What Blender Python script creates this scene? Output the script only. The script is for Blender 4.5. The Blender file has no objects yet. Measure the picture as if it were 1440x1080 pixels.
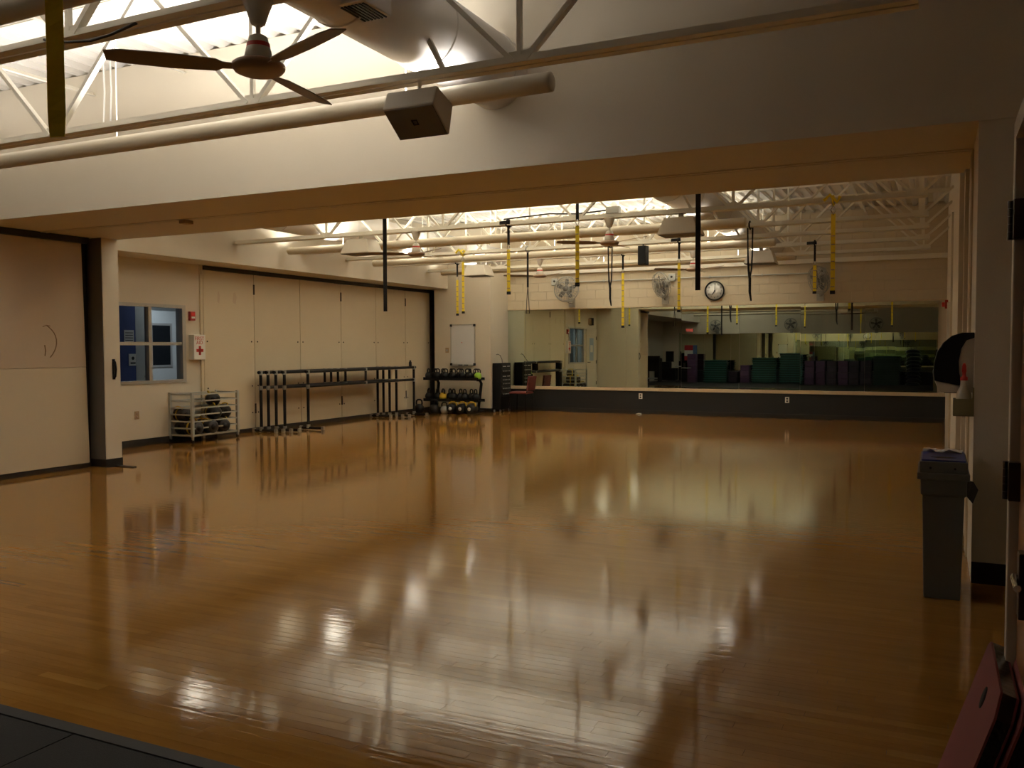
import bpy, math, random
from mathutils import Vector, Matrix
random.seed(7)
C = bpy.context.scene
COL = C.collection
PI = math.pi

# ------------------------------------------------------------------ camera, world, light, exposure
cam = bpy.data.objects.new('camera', bpy.data.cameras.new('camera'))
COL.objects.link(cam)
cam.data.sensor_width = 36.0
cam.data.lens = 36.0 * 1240.5 / 1440.0
cam.data.clip_start = 0.05
_r = Vector((0.902, 0.432, -0.004)); _f = Vector((-0.4320, 0.9008, -0.0414)).normalized()
_yaw, _pit, _rol = math.radians(25.622), math.radians(-2.371), math.radians(-0.2117)
_f = Vector((-math.sin(_yaw) * math.cos(_pit), math.cos(_yaw) * math.cos(_pit), math.sin(_pit)))
_r0 = Vector((math.cos(_yaw), math.sin(_yaw), 0)); _u0 = _r0.cross(_f)
_r = _r0 * math.cos(_rol) + _u0 * math.sin(_rol); _u = _u0 * math.cos(_rol) - _r0 * math.sin(_rol)
cam.matrix_world = Matrix(((_r.x, _u.x, -_f.x, 0), (_r.y, _u.y, -_f.y, 0), (_r.z, _u.z, -_f.z, 1.5), (0, 0, 0, 1)))
C.camera = cam

C.view_settings.view_transform = 'Standard'
C.view_settings.look = 'None'
C.view_settings.exposure = -0.1
C.view_settings.gamma = 1.0
C.view_settings.use_curve_mapping = False
C.cycles.max_bounces = 14
C.cycles.diffuse_bounces = 6
C.cycles.glossy_bounces = 8
C.cycles.transmission_bounces = 8
C.cycles.transparent_max_bounces = 8
C.cycles.caustics_reflective = False
C.cycles.caustics_refractive = False

W = bpy.data.worlds.new('night')
C.world = W
W.use_nodes = True
W.node_tree.nodes['Background'].inputs[0].default_value = (0.02, 0.02, 0.03, 1)
W.node_tree.nodes['Background'].inputs[1].default_value = 0.1

NEAR_LIGHT = (1.0, 0.965, 0.92)
FAR_LIGHT = (1.0, 0.95, 0.80)
TUBES = [  # y, x0, x1, [(lit from, lit to, watts)] of each indirect ceiling tube, colour
    (5.27, -10.2, -2.26, [(-6.0, -2.9, 90), (-9.9, -6.2, 34)], NEAR_LIGHT), (2.95, -10.2, -2.3, [(-8.5, -4.2, 50)], NEAR_LIGHT),
    (-0.6, -10.2, -2.3, [(-10, -7.2, 40)], NEAR_LIGHT), (-3.0, -10.2, -2.3, [(-10, -7.2, 40)], NEAR_LIGHT),
    (9.10, -10.2, -2.38, [(-10.1, -3.0, 150)], FAR_LIGHT),
    (12.31, -10.2, -2.38, [(-10.1, -3.0, 175)], FAR_LIGHT), (14.90, -10.2, -2.40, [(-10.1, -3.0, 175)], FAR_LIGHT), (17.45, -10.1, -2.42, [(-10.0, -3.0, 175)], FAR_LIGHT)]
TZ = 3.20

def area(name, loc, sx, sy, watts, col, rot=(0, 0, 0)):
    l = bpy.data.lights.new(name, 'AREA')
    l.shape = 'RECTANGLE'; l.size = sx; l.size_y = sy; l.energy = watts; l.color = col
    o = bpy.data.objects.new(name, l); o.location = loc; o.rotation_euler = rot
    COL.objects.link(o)
    return o
for y, x0, x1, lit, lc in TUBES:
    for a_, b_, w in lit:
        area('tube_lamp', ((a_ + b_) / 2, y, TZ + 0.03), b_ - a_, 0.05, w, lc, (PI, 0, 0))
area('office_fill', (-11.75, 11.3, 2.72), 1.0, 0.6, 32, (0.78, 0.88, 1.0))  # added fill light with no fixture, brightens the office behind the window

# ------------------------------------------------------------------ materials
def mat(name, col, rough=0.6, metal=0.0, var=0.06, scale=6.0, bump=0.0, bscale=60.0, coat=0.0, stretch=None, spec=0.5, emit=None):
    m = bpy.data.materials.new(name); m.use_nodes = True
    nt = m.node_tree; b = nt.nodes['Principled BSDF']
    b.inputs['Roughness'].default_value = rough; b.inputs['Metallic'].default_value = metal
    b.inputs['Coat Weight'].default_value = coat; b.inputs['Coat Roughness'].default_value = 0.06
    b.inputs['Specular IOR Level'].default_value = spec
    tc = nt.nodes.new('ShaderNodeTexCoord')
    mp = nt.nodes.new('ShaderNodeMapping')
    nt.links.new(tc.outputs['Object'], mp.inputs['Vector'])
    if stretch: mp.inputs['Scale'].default_value = stretch
    n = nt.nodes.new('ShaderNodeTexNoise'); n.inputs['Scale'].default_value = scale; n.inputs['Detail'].default_value = 4
    nt.links.new(mp.outputs['Vector'], n.inputs['Vector'])
    mx = nt.nodes.new('ShaderNodeMix'); mx.data_type = 'RGBA'
    c0 = [max(0, c * (1 - var)) for c in col[:3]] + [1]; c1 = [min(1, c * (1 + var)) for c in col[:3]] + [1]
    mx.inputs[6].default_value = c0; mx.inputs[7].default_value = c1
    nt.links.new(n.outputs['Fac'], mx.inputs[0])
    nt.links.new(mx.outputs[2], b.inputs['Base Color'])
    if bump:
        n2 = nt.nodes.new('ShaderNodeTexNoise'); n2.inputs['Scale'].default_value = bscale; n2.inputs['Detail'].default_value = 3
        nt.links.new(mp.outputs['Vector'], n2.inputs['Vector'])
        bp = nt.nodes.new('ShaderNodeBump'); bp.inputs['Strength'].default_value = bump; bp.inputs['Distance'].default_value = 0.01
        nt.links.new(n2.outputs['Fac'], bp.inputs['Height']); nt.links.new(bp.outputs['Normal'], b.inputs['Normal'])
    if emit:
        b.inputs['Emission Color'].default_value = (*emit[:3], 1); b.inputs['Emission Strength'].default_value = emit[3]
    return m

M = {}
M['wall'] = mat('cream_wall_paint', (0.68, 0.615, 0.50), 0.55, var=0.025, scale=2.5, bump=0.06, bscale=90)
M['block'] = mat('painted_block', (0.62, 0.535, 0.39), 0.55, var=0.04, scale=2.0, bump=0.15, bscale=70)
M['panel'] = mat('panel_vinyl', (0.66, 0.565, 0.40), 0.6, var=0.035, scale=1.8, bump=0.1, bscale=160)
M['panel_top'] = mat('panel_vinyl_worn', (0.60, 0.48, 0.34), 0.6, var=0.06, scale=1.4, bump=0.1, bscale=160)
M['steel_paint'] = mat('cream_steel_paint', (0.80, 0.76, 0.66), 0.42, var=0.04)
M['deck'] = mat('white_deck_paint', (0.78, 0.75, 0.70), 0.5, var=0.03)
M['duct'] = mat('galvanised_duct', (0.72, 0.69, 0.66), 0.42, metal=0.35, var=0.05, scale=9)
M['tube'] = mat('beige_tube_enamel', (0.66, 0.59, 0.46), 0.35, var=0.03)
M['lamp'] = mat('lamp_glass', (0.9, 0.9, 0.85), 0.4, emit=(1, 0.95, 0.85, 6))
M['base'] = mat('black_rubber_base', (0.022, 0.019, 0.017), 0.45, var=0.15)
M['dark_wain'] = mat('charcoal_panel', (0.015, 0.0155, 0.0165), 0.55, var=0.12, scale=3)
M['ledge'] = mat('ledge_wood_paint', (0.62, 0.50, 0.33), 0.45)
M['mirror'] = mat('mirror_glass', (0.67, 0.75, 0.64), 0.0, metal=1.0, var=0.0)
M['black'] = mat('black_metal', (0.008, 0.008, 0.0085), 0.5, var=0.2, spec=0.25)
M['black_plastic'] = mat('black_plastic', (0.009, 0.009, 0.0095), 0.42, var=0.15, spec=0.3)
M['black_fabric'] = mat('black_webbing', (0.010, 0.010, 0.011), 0.85, var=0.2, scale=40)
M['yellow'] = mat('yellow_webbing', (0.90, 0.70, 0.03), 0.65, var=0.12, scale=30)
M['yellow_plastic'] = mat('yellow_plastic', (0.72, 0.48, 0.04), 0.5)
M['green_vinyl'] = mat('lime_vinyl', (0.30, 0.62, 0.06), 0.4)
M['grey_metal'] = mat('grey_fitting', (0.42, 0.42, 0.40), 0.35, metal=0.7)
M['chrome'] = mat('chrome', (0.75, 0.74, 0.72), 0.18, metal=1.0)
M['galv'] = mat('grey_cart_metal', (0.52, 0.53, 0.50), 0.38, metal=0.45)
M['white'] = mat('white_plastic', (0.78, 0.77, 0.73), 0.4, var=0.03)
M['whiteboard'] = mat('whiteboard_face', (0.72, 0.73, 0.74), 0.15, var=0.02)
M['red'] = mat('red_paint', (0.42, 0.03, 0.025), 0.4)
M['red_bright'] = mat('red_nozzle', (0.62, 0.03, 0.02), 0.4)
M['red_mat'] = mat('maroon_foam', (0.215, 0.050, 0.050), 0.75, var=0.08, scale=3, bump=0.12, bscale=200)
M['maroon'] = mat('maroon_fabric', (0.16, 0.035, 0.03), 0.8, var=0.1, scale=30)
M['grey_bin'] = mat('grey_bin_plastic', (0.115, 0.12, 0.11), 0.5, var=0.05)
M['blue_lid'] = mat('blue_lid_plastic', (0.035, 0.06, 0.26), 0.45)
M['door_wood'] = mat('brown_door_veneer', (0.36, 0.15, 0.05), 0.3, var=0.22, scale=5, stretch=(8, 8, 0.6))
M['pillar_shade'] = mat('pillar_shade_grey', (0.15, 0.135, 0.11), 0.5)  # shade on the pillar put into a dark grey
M['jamb'] = mat('door_frame_paint', (0.58, 0.52, 0.42), 0.45)
M['bronze'] = mat('bronze_hinge', (0.055, 0.035, 0.028), 0.35, metal=0.7)
M['fan_grille'] = mat('fan_grey', (0.37, 0.36, 0.32), 0.45, metal=0.1)
M['fan_dark'] = mat('fan_blade_grey', (0.11, 0.108, 0.10), 0.5)
M['fan_brown'] = mat('ceiling_fan_blade', (0.27, 0.19, 0.12), 0.5, var=0.15, scale=12, stretch=(1, 8, 8))
M['fan_disc'] = mat('fan_motor_tan', (0.42, 0.29, 0.20), 0.4)
M['fan_white'] = mat('fan_enamel', (0.68, 0.64, 0.56), 0.35)
M['speaker'] = mat('speaker_beige', (0.64, 0.58, 0.48), 0.5)
M['speaker_grille'] = mat('speaker_grille_taupe', (0.22, 0.195, 0.16), 0.75, var=0.1, scale=120, bump=0.2, bscale=300)
M['clock_face'] = mat('clock_white', (0.82, 0.81, 0.77), 0.35, var=0.02)
M['print_black'] = mat('black_print', (0.015, 0.015, 0.015), 0.6)
M['print_red'] = mat('red_print', (0.55, 0.04, 0.03), 0.6)
M['office_wall'] = mat('office_wall_grey', (0.48, 0.50, 0.48), 0.7)
M['office_blue'] = mat('office_blue_board', (0.03, 0.06, 0.22), 0.6)
M['office_dark'] = mat('office_dark_glass', (0.012, 0.014, 0.016), 0.12)
M['alu'] = mat('window_aluminium', (0.50, 0.49, 0.46), 0.35, metal=0.5)
M['paper'] = mat('paper', (0.75, 0.74, 0.70), 0.8, var=0.04)
M['rubber'] = mat('black_rubber_tile', (0.011, 0.0115, 0.0125), 0.7, var=0.5, scale=160, bump=0.2, bscale=220, spec=0.25)
M['rubber_edge'] = mat('grey_rubber_strip', (0.024, 0.025, 0.027), 0.6, var=0.2, scale=40, spec=0.3)
M['step_green'] = mat('teal_step_plastic', (0.008, 0.050, 0.042), 0.5)
M['step_rim'] = mat('teal_step_rim', (0.035, 0.18, 0.145), 0.4)
M['step_dark'] = mat('dark_green_step', (0.012, 0.040, 0.036), 0.55)
M['purple'] = mat('purple_block_plastic', (0.10, 0.045, 0.11), 0.55)
M['dark_purple'] = mat('dark_purple_block', (0.045, 0.03, 0.055), 0.55)
M['bosu'] = mat('blue_black_dome', (0.012, 0.020, 0.035), 0.3)
M['exit_red'] = mat('exit_sign_lit', (0.5, 0.02, 0.02), 0.4, emit=(1.0, 0.08, 0.07, 1.2))
M['poster_red'] = mat('poster_red', (0.45, 0.03, 0.04), 0.6)
M['poster_blue'] = mat('poster_blue', (0.08, 0.15, 0.30), 0.6)
M['poster_pale'] = mat('poster_pale_blue', (0.35, 0.45, 0.60), 0.6)
M['cable'] = mat('dark_cable', (0.03, 0.025, 0.022), 0.5)
M['soap'] = mat('cloudy_bottle', (0.55, 0.50, 0.38), 0.3)
M['holder'] = mat('olive_holder', (0.30, 0.27, 0.15), 0.25)
M['tan_plastic'] = mat('tan_cover_plate', (0.42, 0.29, 0.16), 0.45)
M['scuff'] = mat('scuff_brown', (0.30, 0.20, 0.11), 0.7, var=0.2)
M['bag'] = mat('black_bin_liner', (0.010, 0.010, 0.012), 0.25, bump=0.5, bscale=20)
M['med_ball'] = mat('dark_bag_vinyl', (0.022, 0.018, 0.017), 0.4, var=0.15)

def wood_mat():
    m = bpy.data.materials.new('varnished_maple_floor'); m.use_nodes = True
    nt = m.node_tree; b = nt.nodes['Principled BSDF']; L = nt.links
    g = nt.nodes.new('ShaderNodeNewGeometry')
    at = nt.nodes.new('ShaderNodeAttribute'); at.attribute_name = 'tone'
    mp = nt.nodes.new('ShaderNodeMapping'); mp.inputs['Scale'].default_value = (1.2, 14, 1)
    L.new(g.outputs['Position'], mp.inputs['Vector'])
    gr = nt.nodes.new('ShaderNodeTexNoise'); gr.inputs['Scale'].default_value = 3.0; gr.inputs['Detail'].default_value = 5
    L.new(mp.outputs['Vector'], gr.inputs['Vector'])
    add = nt.nodes.new('ShaderNodeMath'); add.operation = 'MULTIPLY_ADD'
    L.new(gr.outputs['Fac'], add.inputs[0]); add.inputs[1].default_value = 0.45
    L.new(at.outputs['Fac'], add.inputs[2])
    cr = nt.nodes.new('ShaderNodeValToRGB')
    e = cr.color_ramp.elements
    e[0].position = 0.05; e[0].color = (0.205, 0.088, 0.016, 1)
    e[1].position = 1.0; e[1].color = (0.40, 0.21, 0.046, 1)
    m1 = cr.color_ramp.elements.new(0.55); m1.color = (0.31, 0.15, 0.030, 1)
    L.new(add.outputs[0], cr.inputs['Fac'])
    L.new(cr.outputs['Color'], b.inputs['Base Color'])
    mp2 = nt.nodes.new('ShaderNodeMapping'); mp2.inputs['Scale'].default_value = (0.9, 14.0, 1)
    L.new(g.outputs['Position'], mp2.inputs['Vector'])
    n2 = nt.nodes.new('ShaderNodeTexNoise'); n2.inputs['Scale'].default_value = 2.2; n2.inputs['Detail'].default_value = 4
    L.new(mp2.outputs['Vector'], n2.inputs['Vector'])
    n3 = nt.nodes.new('ShaderNodeTexNoise'); n3.inputs['Scale'].default_value = 16; n3.inputs['Detail'].default_value = 2
    L.new(g.outputs['Position'], n3.inputs['Vector'])
    bp = nt.nodes.new('ShaderNodeBump'); bp.inputs['Strength'].default_value = 0.35; bp.inputs['Distance'].default_value = 0.0014
    L.new(n2.outputs['Fac'], bp.inputs['Height'])
    bp2 = nt.nodes.new('ShaderNodeBump'); bp2.inputs['Strength'].default_value = 0.15; bp2.inputs['Distance'].default_value = 0.002
    L.new(n3.outputs['Fac'], bp2.inputs['Height']); L.new(bp.outputs['Normal'], bp2.inputs['Normal'])
    L.new(bp2.outputs['Normal'], b.inputs['Normal'])
    b.inputs['Roughness'].default_value = 0.07
    b.inputs['Specular IOR Level'].default_value = 0.42
    b.inputs['IOR'].default_value = 1.5
    b.inputs['Coat Weight'].default_value = 0.0
    return m
M['wood'] = wood_mat()

def glass_mat():
    m = bpy.data.materials.new('window_glass'); m.use_nodes = True
    nt = m.node_tree; b = nt.nodes['Principled BSDF']
    b.inputs['Base Color'].default_value = (0.93, 0.96, 0.97, 1); b.inputs['Roughness'].default_value = 0.02
    b.inputs['Transmission Weight'].default_value = 1.0; b.inputs['IOR'].default_value = 1.03
    return m
M['glass'] = glass_mat()

# ------------------------------------------------------------------ mesh builder
class MB:
    def __init__(s): s.v = []; s.f = []; s.sm = []
    def add(s, vs, fs, smooth=False):
        k = len(s.v); s.v += [tuple(p) for p in vs]
        for f in fs: s.f.append([i + k for i in f]); s.sm.append(smooth)
        return s
    def box(s, x0, x1, y0, y1, z0, z1):
        vs = [(x, y, z) for x in (x0, x1) for y in (y0, y1) for z in (z0, z1)]
        return s.add(vs, [(0, 1, 3, 2), (4, 6, 7, 5), (0, 4, 5, 1), (2, 3, 7, 6), (0, 2, 6, 4), (1, 5, 7, 3)])
    def bar(s, p, q, w, h, up=(0, 0, 1)):      # rectangular bar p->q, width w (sideways), height h (along up)
        p = Vector(p); q = Vector(q); d = (q - p).normalized(); up = Vector(up)
        if abs(d.dot(up)) > 0.98: up = Vector((0, 1, 0))
        a = d.cross(up).normalized(); b = a.cross(d).normalized()
        a *= w / 2; b *= h / 2
        vs = [p - a - b, p + a - b, p + a + b, p - a + b, q - a - b, q + a - b, q + a + b, q - a + b]
        return s.add(vs, [(3, 2, 1, 0), (4, 5, 6, 7), (0, 1, 5, 4), (1, 2, 6, 5), (2, 3, 7, 6), (3, 0, 4, 7)])
    def tube(s, pts, r, n=10, closed=False, cap=True, smooth=True):
        pts = [Vector(p) for p in pts]; N = len(pts)
        rs = r if isinstance(r, (list, tuple)) else [r] * N
        prev = None; rings = []
        for i in range(N):
            if closed: t = (pts[(i + 1) % N] - pts[i - 1]).normalized()
            else: t = (pts[min(i + 1, N - 1)] - pts[max(i - 1, 0)]).normalized()
            if prev is None:
                a = t.orthogonal().normalized()
            else:
                a = (prev - t * prev.dot(t)).normalized()
            prev = a; b = t.cross(a)
            rings.append([pts[i] + (a * math.cos(2 * PI * k / n) + b * math.sin(2 * PI * k / n)) * rs[i] for k in range(n)])
        vs = [p for rg in rings for p in rg]; fs = []
        for i in range(N if closed else N - 1):
            j = (i + 1) % N
            for k in range(n):
                fs.append((i * n + k, i * n + (k + 1) % n, j * n + (k + 1) % n, j * n + k))
        s.add(vs, fs, smooth)
        if cap and not closed:
            s.add(rings[0], [tuple(reversed(range(n)))]); s.add(rings[-1], [tuple(range(n))])
        return s
    def lathe(s, prof, c=(0, 0, 0), axis='z', n=20, smooth=True):  # prof of (r, h)
        c = Vector(c); vs = []; fs = []
        for r, h in prof:
            for k in range(n):
                a = 2 * PI * k / n; u, w = r * math.cos(a), r * math.sin(a)
                p = {'z': (u, w, h), 'x': (h, u, w), 'y': (w, h, u)}[axis]
                vs.append(c + Vector(p))
        for i in range(len(prof) - 1):
            for k in range(n):
                fs.append((i * n + k, i * n + (k + 1) % n, (i + 1) * n + (k + 1) % n, (i + 1) * n + k))
        s.add(vs, fs, smooth)
        if prof[0][0] > 1e-5: s.add(vs[:n], [tuple(reversed(range(n)))])
        if prof[-1][0] > 1e-5: s.add(vs[-n:], [tuple(range(n))])
        return s
    def prism(s, poly, axis, a0, a1):          # polygon in the other two axes (cyclic order), extruded along axis
        def P(u, w, a): return {'x': (a, u, w), 'y': (u, a, w), 'z': (u, w, a)}[axis]
        n = len(poly)
        vs = [P(u, w, a0) for u, w in poly] + [P(u, w, a1) for u, w in poly]
        fs = [tuple(reversed(range(n))), tuple(range(n, 2 * n))] + [(i, (i + 1) % n, n + (i + 1) % n, n + i) for i in range(n)]
        return s.add(vs, fs)
    def xform(s, mtx):
        s.v = [tuple(mtx @ Vector(p)) for p in s.v]; return s
    def mesh(s, name, m, bevel=0):
        me = bpy.data.meshes.new(name)
        me.from_pydata(s.v, [], s.f)
        me.polygons.foreach_set('use_smooth', s.sm)
        if m: me.materials.append(m)
        import bmesh
        bm = bmesh.new(); bm.from_mesh(me); bmesh.ops.recalc_face_normals(bm, faces=bm.faces[:])
        if bevel:
            es = [e for e in bm.edges if len(e.link_faces) == 2 and e.calc_face_angle(0) > 0.7]
            bmesh.ops.bevel(bm, geom=es, offset=bevel, segments=2, affect='EDGES', profile=0.6)
        bm.to_mesh(me); bm.free()
        return me
    def build(s, name, m, parent=None, bevel=0, at=None):
        if isinstance(m, str): m = M[m]
        o = bpy.data.objects.new(name, s.mesh(name, m, bevel))
        COL.objects.link(o)
        if at is not None: o.location = at
        if parent is not None: o.parent = parent
        return o

def tag(o, label=None, cat=None, group=None, kind=None):
    if label: o['label'] = label
    if cat: o['category'] = cat
    if group: o['group'] = group
    if kind: o['kind'] = kind
    return o
def thing(name, label, cat, loc=(0, 0, 0), rz=0.0, group=None):
    o = bpy.data.objects.new(name, None); COL.objects.link(o)
    o.location = loc; o.rotation_euler = (0, 0, rz); o.empty_display_size = 0.1
    return tag(o, label, cat, group)
def shell(name, label=None):
    o = bpy.data.objects.new(name, None); COL.objects.link(o)
    return tag(o, label, kind='structure')
def dup(root, loc, rz=None, label=None, group=None):
    def cp(o, par):
        c = o.copy(); COL.objects.link(c)
        if par is not None: c.parent = par
        for ch in list(o.children): cp(ch, c)
        return c
    r = cp(root, None); r.location = loc
    if rz is not None: r.rotation_euler = (0, 0, rz)
    if label: r['label'] = label
    if group: r['group'] = group
    return r
def struct(name, mb, m, label=None, bevel=0):
    o = mb.build(name, m, bevel=bevel); return tag(o, label, kind='structure')
def text(name, body, size, m, parent, loc, rot, ext=0.0015, align='CENTER'):
    cu = bpy.data.curves.new(name, 'FONT'); cu.body = body; cu.size = size; cu.extrude = ext
    cu.align_x = align; cu.align_y = 'CENTER'; cu.space_line = 0.8
    ob = bpy.data.objects.new(name, cu); COL.objects.link(ob)
    dg = bpy.context.evaluated_depsgraph_get()
    me = bpy.data.meshes.new_from_object(ob.evaluated_get(dg))
    bpy.data.objects.remove(ob)
    me.materials.clear(); me.materials.append(M[m])
    o = bpy.data.objects.new(name, me); COL.objects.link(o); o.parent = parent
    o.location = loc; o.rotation_euler = rot
    return o
ORD = ['first', 'second', 'third', 'fourth', 'fifth', 'sixth', 'seventh', 'eighth', 'ninth', 'tenth', 'eleventh', 'twelfth', 'thirteenth', 'fourteenth', 'fifteenth', 'sixteenth']

# ------------------------------------------------------------------ room dimensions
YF = 19.05            # far wall
YH0, YH1 = 6.24, 8.06 # header beam between the two halves of the hall
ZH = 2.895            # header underside
XL = -11.05           # left wall, below the soffit
XU = -10.37           # left wall, above the soffit
XR = 0.225            # right wall plane
YB = -4.76            # rear wall
ZD = 4.25             # roof deck underside
XNL = -12.2           # left wall of the near half

# ------------------------------------------------------------------ floor
floor = struct('floor', MB().box(-12.4, 1.2, 2.375, YF + 0.2, -0.06, -0.006), 'base', 'glossy varnished narrow-board wooden floor')
rows = []
rnd = random.Random(11)
def plank_mb(mb, x0, x1, y0, y1, tone, tones, tl, solid=True):
    g = 0.0005 if solid else 0.0001
    z = 0.0
    dz = tl * (y1 - y0) / 2
    dx = rnd.gauss(0, 0.00006)
    a = [(x0 + g, y0 + g, z - dz - dx), (x1 - g, y0 + g, z - dz + dx), (x1 - g, y1 - g, z + dz + dx), (x0 + g, y1 - g, z + dz - dx)]
    b = [(p[0], p[1], -0.006) for p in a]
    if not solid:
        mb.add(a, [(0, 1, 2, 3)]); tones += [tone] * 4; return
    mb.add(a + b, [(0, 1, 2, 3), (4, 5, 1, 0), (5, 6, 2, 1), (6, 7, 3, 2), (7, 4, 0, 3)])
    tones += [tone] * 8
def tone_attr(me, tones):
    at = me.attributes.new('tone', 'FLOAT', 'POINT'); at.data.foreach_set('value', tones)
def raw_mesh(mb, name, m):
    me = bpy.data.meshes.new(name); me.from_pydata(mb.v, [], mb.f); me.materials.append(M[m]); me.polygons.foreach_set('use_smooth', [False] * len(me.polygons)); return me
big = MB(); big_t = []
PW = 0.057
nrow = int((YF + 0.1 - 2.375) / PW) + 1
count = 0
for i in range(nrow):
    y0 = 2.375 + i * PW; y1 = y0 + PW
    x = -12.3 - rnd.random() * 1.2
    while x < 1.1:
        ln = rnd.choice((0.45, 0.6, 0.8, 1.0, 1.3, 1.6)) * (0.85 + 0.3 * rnd.random())
        tone = min(1.0, max(0.0, 0.33 + rnd.gauss(0, 1) * (0.085 if y0 < 4.6 else 0.085 / (1 + 1.2 * (y0 - 4.6))))); tl = rnd.gauss(0, 0.0005) * (1 if y0 < 4.6 else 0)
        x1 = min(x + ln, 1.15)
        xa = max(x, -12.35)
        if x1 > xa:
            # planks near the lens that can be told apart are parts of their own
            lim = -0.72 * y0 - 0.6
            if y0 < 4.3 and x1 > -1.18 * y0 - 1.0 and xa < 0.12 * y0 and count < 270:
                mb = MB(); t = []
                plank_mb(mb, xa, x1, y0, y1, tone, t, tl)
                me = raw_mesh(mb, 'plank', 'wood'); tone_attr(me, t)
                o = bpy.data.objects.new('plank', me); COL.objects.link(o); o.parent = floor
                count += 1
            else:
                plank_mb(big, xa, x1, y0, y1, tone, big_t, tl, False)
        x += ln
me = raw_mesh(big, 'plank_field', 'wood'); tone_attr(me, big_t)
pf = bpy.data.objects.new('plank_field', me); COL.objects.link(pf); pf.parent = floor; pf['kind'] = 'stuff'

rub = struct('floor', MB().box(-12.4, 1.2, YB - 0.1, 2.374, -0.06, -0.004), 'base', 'black rubber tile floor around the camera')
MB().prism([(2.306, -0.004), (2.374, -0.004), (2.374, 0.001), (2.306, 0.006)], 'x', -12.3, 1.1).build('edge_strip', 'rubber_edge', rub)
tw = 0.98
for i in range(13):
    for j in range(7):
        x1 = -3.0 + tw * (i - 9) ; 
        xa, xb = x1, x1 + tw
        yb = 2.302 - tw * j; ya = yb - tw
        if xa > 1.1 or xb < -12.3: continue
        MB().box(max(xa, -12.3) + .003, min(xb, 1.1) - .003, max(ya, YB) + .003, yb - .003, -0.004, 0.004).build('rubber_tile', 'rubber', rub)

# ------------------------------------------------------------------ roof deck
def deck_mesh(x0, x1, y0, y1):
    mb = MB(); p = 0.19; prof = [(0, 0), (0.055, 0), (0.075, 0.045), (0.165, 0.045)]
    xs = []
    x = x0
    while x < x1:
        for dx, dz in prof: xs.append((x + dx, ZD + dz))
        x += p
    n = len(xs)
    vs = [(a, y0, z) for a, z in xs] + [(a, y1, z) for a, z in xs] + [(a, y0, z + .02) for a, z in xs] + [(a, y1, z + .02) for a, z in xs]
    fs = []
    for i in range(n - 1):
        fs.append((i, i + 1, n + i + 1, n + i)); fs.append((2 * n + i, 3 * n + i, 3 * n + i + 1, 2 * n + i + 1))
    mb.add(vs, fs)
    return mb
struct('ceiling', deck_mesh(-12.4, 1.3, YB - 0.1, YF + 0.3), 'deck', 'white corrugated steel roof deck')

# ------------------------------------------------------------------ header beam with track
hdr = struct('header_beam', MB().box(-12.4, 1.3, YH0, YH1, ZH, ZD - 0.002), 'wall', 'deep cream header beam spanning the hall')
trk = MB()
trk.box(-9.6, 0.22, 7.085, 7.105, ZH - 0.007, ZH); trk.box(-9.6, 0.22, 7.155, 7.175, ZH - 0.007, ZH)
trk.build('ceiling_track', 'tube', hdr)
MB().box(-9.6, 0.22, 7.105, 7.14, ZH - 0.006, ZH + 0.001).build('track_slot', 'tube', hdr); MB().box(-9.6, 0.22, 7.14, 7.155, ZH - 0.002, ZH + 0.001).build('track_gap', 'cable', hdr)
MB().box(-7.36, -7.27, 7.07, 7.19, ZH - 0.05, ZH - 0.012).build('track_carrier', 'tan_plastic', hdr, bevel=.006)
MB().box(-9.66, -9.60, 6.26, 7.75, ZH - 0.075, ZH).build('head_strip', 'base', hdr)

# ------------------------------------------------------------------ far wall
wf = struct('wall_far', MB().box(-11.5, 0.9, YF + 0.06, YF + 0.3, 0, 4.4), 'wall')
# painted block courses above the mirror, each block a piece
blk = MB()
bh, bl, z0 = 0.203, 0.406, 2.40
k = 0
z = z0
while z < 4.2:
    x = -9.25 - (0.203 if k % 2 else 0)
    while x < 0.2:
        xa, xb = max(x, -9.25), min(x + bl, 0.2)
        if xb - xa > 0.02:
            blk.box(xa + .0015, xb - .0015, YF + .01 - (k * 7 + int(x * 10)) % 3 * .0004, YF + .06, z + .0015, min(z + bh, 4.24) - .0015)
        x += bl
    z += bh; k += 1
bo = blk.build('block', 'block', wf); bo['kind'] = 'stuff'
MB().box(-9.25, 0.2, YF, YF + 0.06, 0, 0.513).build('wainscot', 'dark_wain', wf)
MB().box(-9.25, 0.2, YF - 0.035, YF + 0.07, 0.516, 0.585).build('ledge', 'ledge', wf, bevel=.006)
MB().box(-9.25, 0.2, YF - 0.012, YF, 0, 0.09).build('baseboard', 'base', wf)
MB().box(-9.25, 0.2, YF - 0.02, YF + 0.01, 2.385, 2.41).build('mirror_trim', 'ledge', wf, bevel=.004)
led = MB(); led.box(-9.25, 0.2, YF - 0.09, YF + 0.01, 3.20, 3.208); led.box(-9.25, 0.2, YF - 0.09, YF - 0.082, 3.208, 3.29)
led.build('ledger_angle', 'steel_paint', wf)

mir = thing('wall_mirror', 'long mirror of side-by-side panels on far wall above charcoal wainscot', 'mirror', (0, YF, 0.586))
bounds = [-9.245, -8.78, -7.53, -6.28, -5.02, -3.77, -2.52, -1.276, 0.046]
tilts = [0.0005, 0.001, 0.0014, 0.0030, 0.0046, 0.0042, 0.0055, 0.0048]
yaws = [0, .0003, -.0006, 0.0004, 0.0006, -.0009, 0.0008, -.0003]
for i in range(8):
    xa, xb = bounds[i] + .002, bounds[i + 1] - .002
    m_ = MB().box(-(xb - xa) / 2, (xb - xa) / 2, 0, 0.006, 0, 1.793)
    o = m_.build('mirror_panel', 'mirror', mir)
    o.location = ((xa + xb) / 2, 0.012, 0.002); o.rotation_euler = (-tilts[i], 0, yaws[i])

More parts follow.
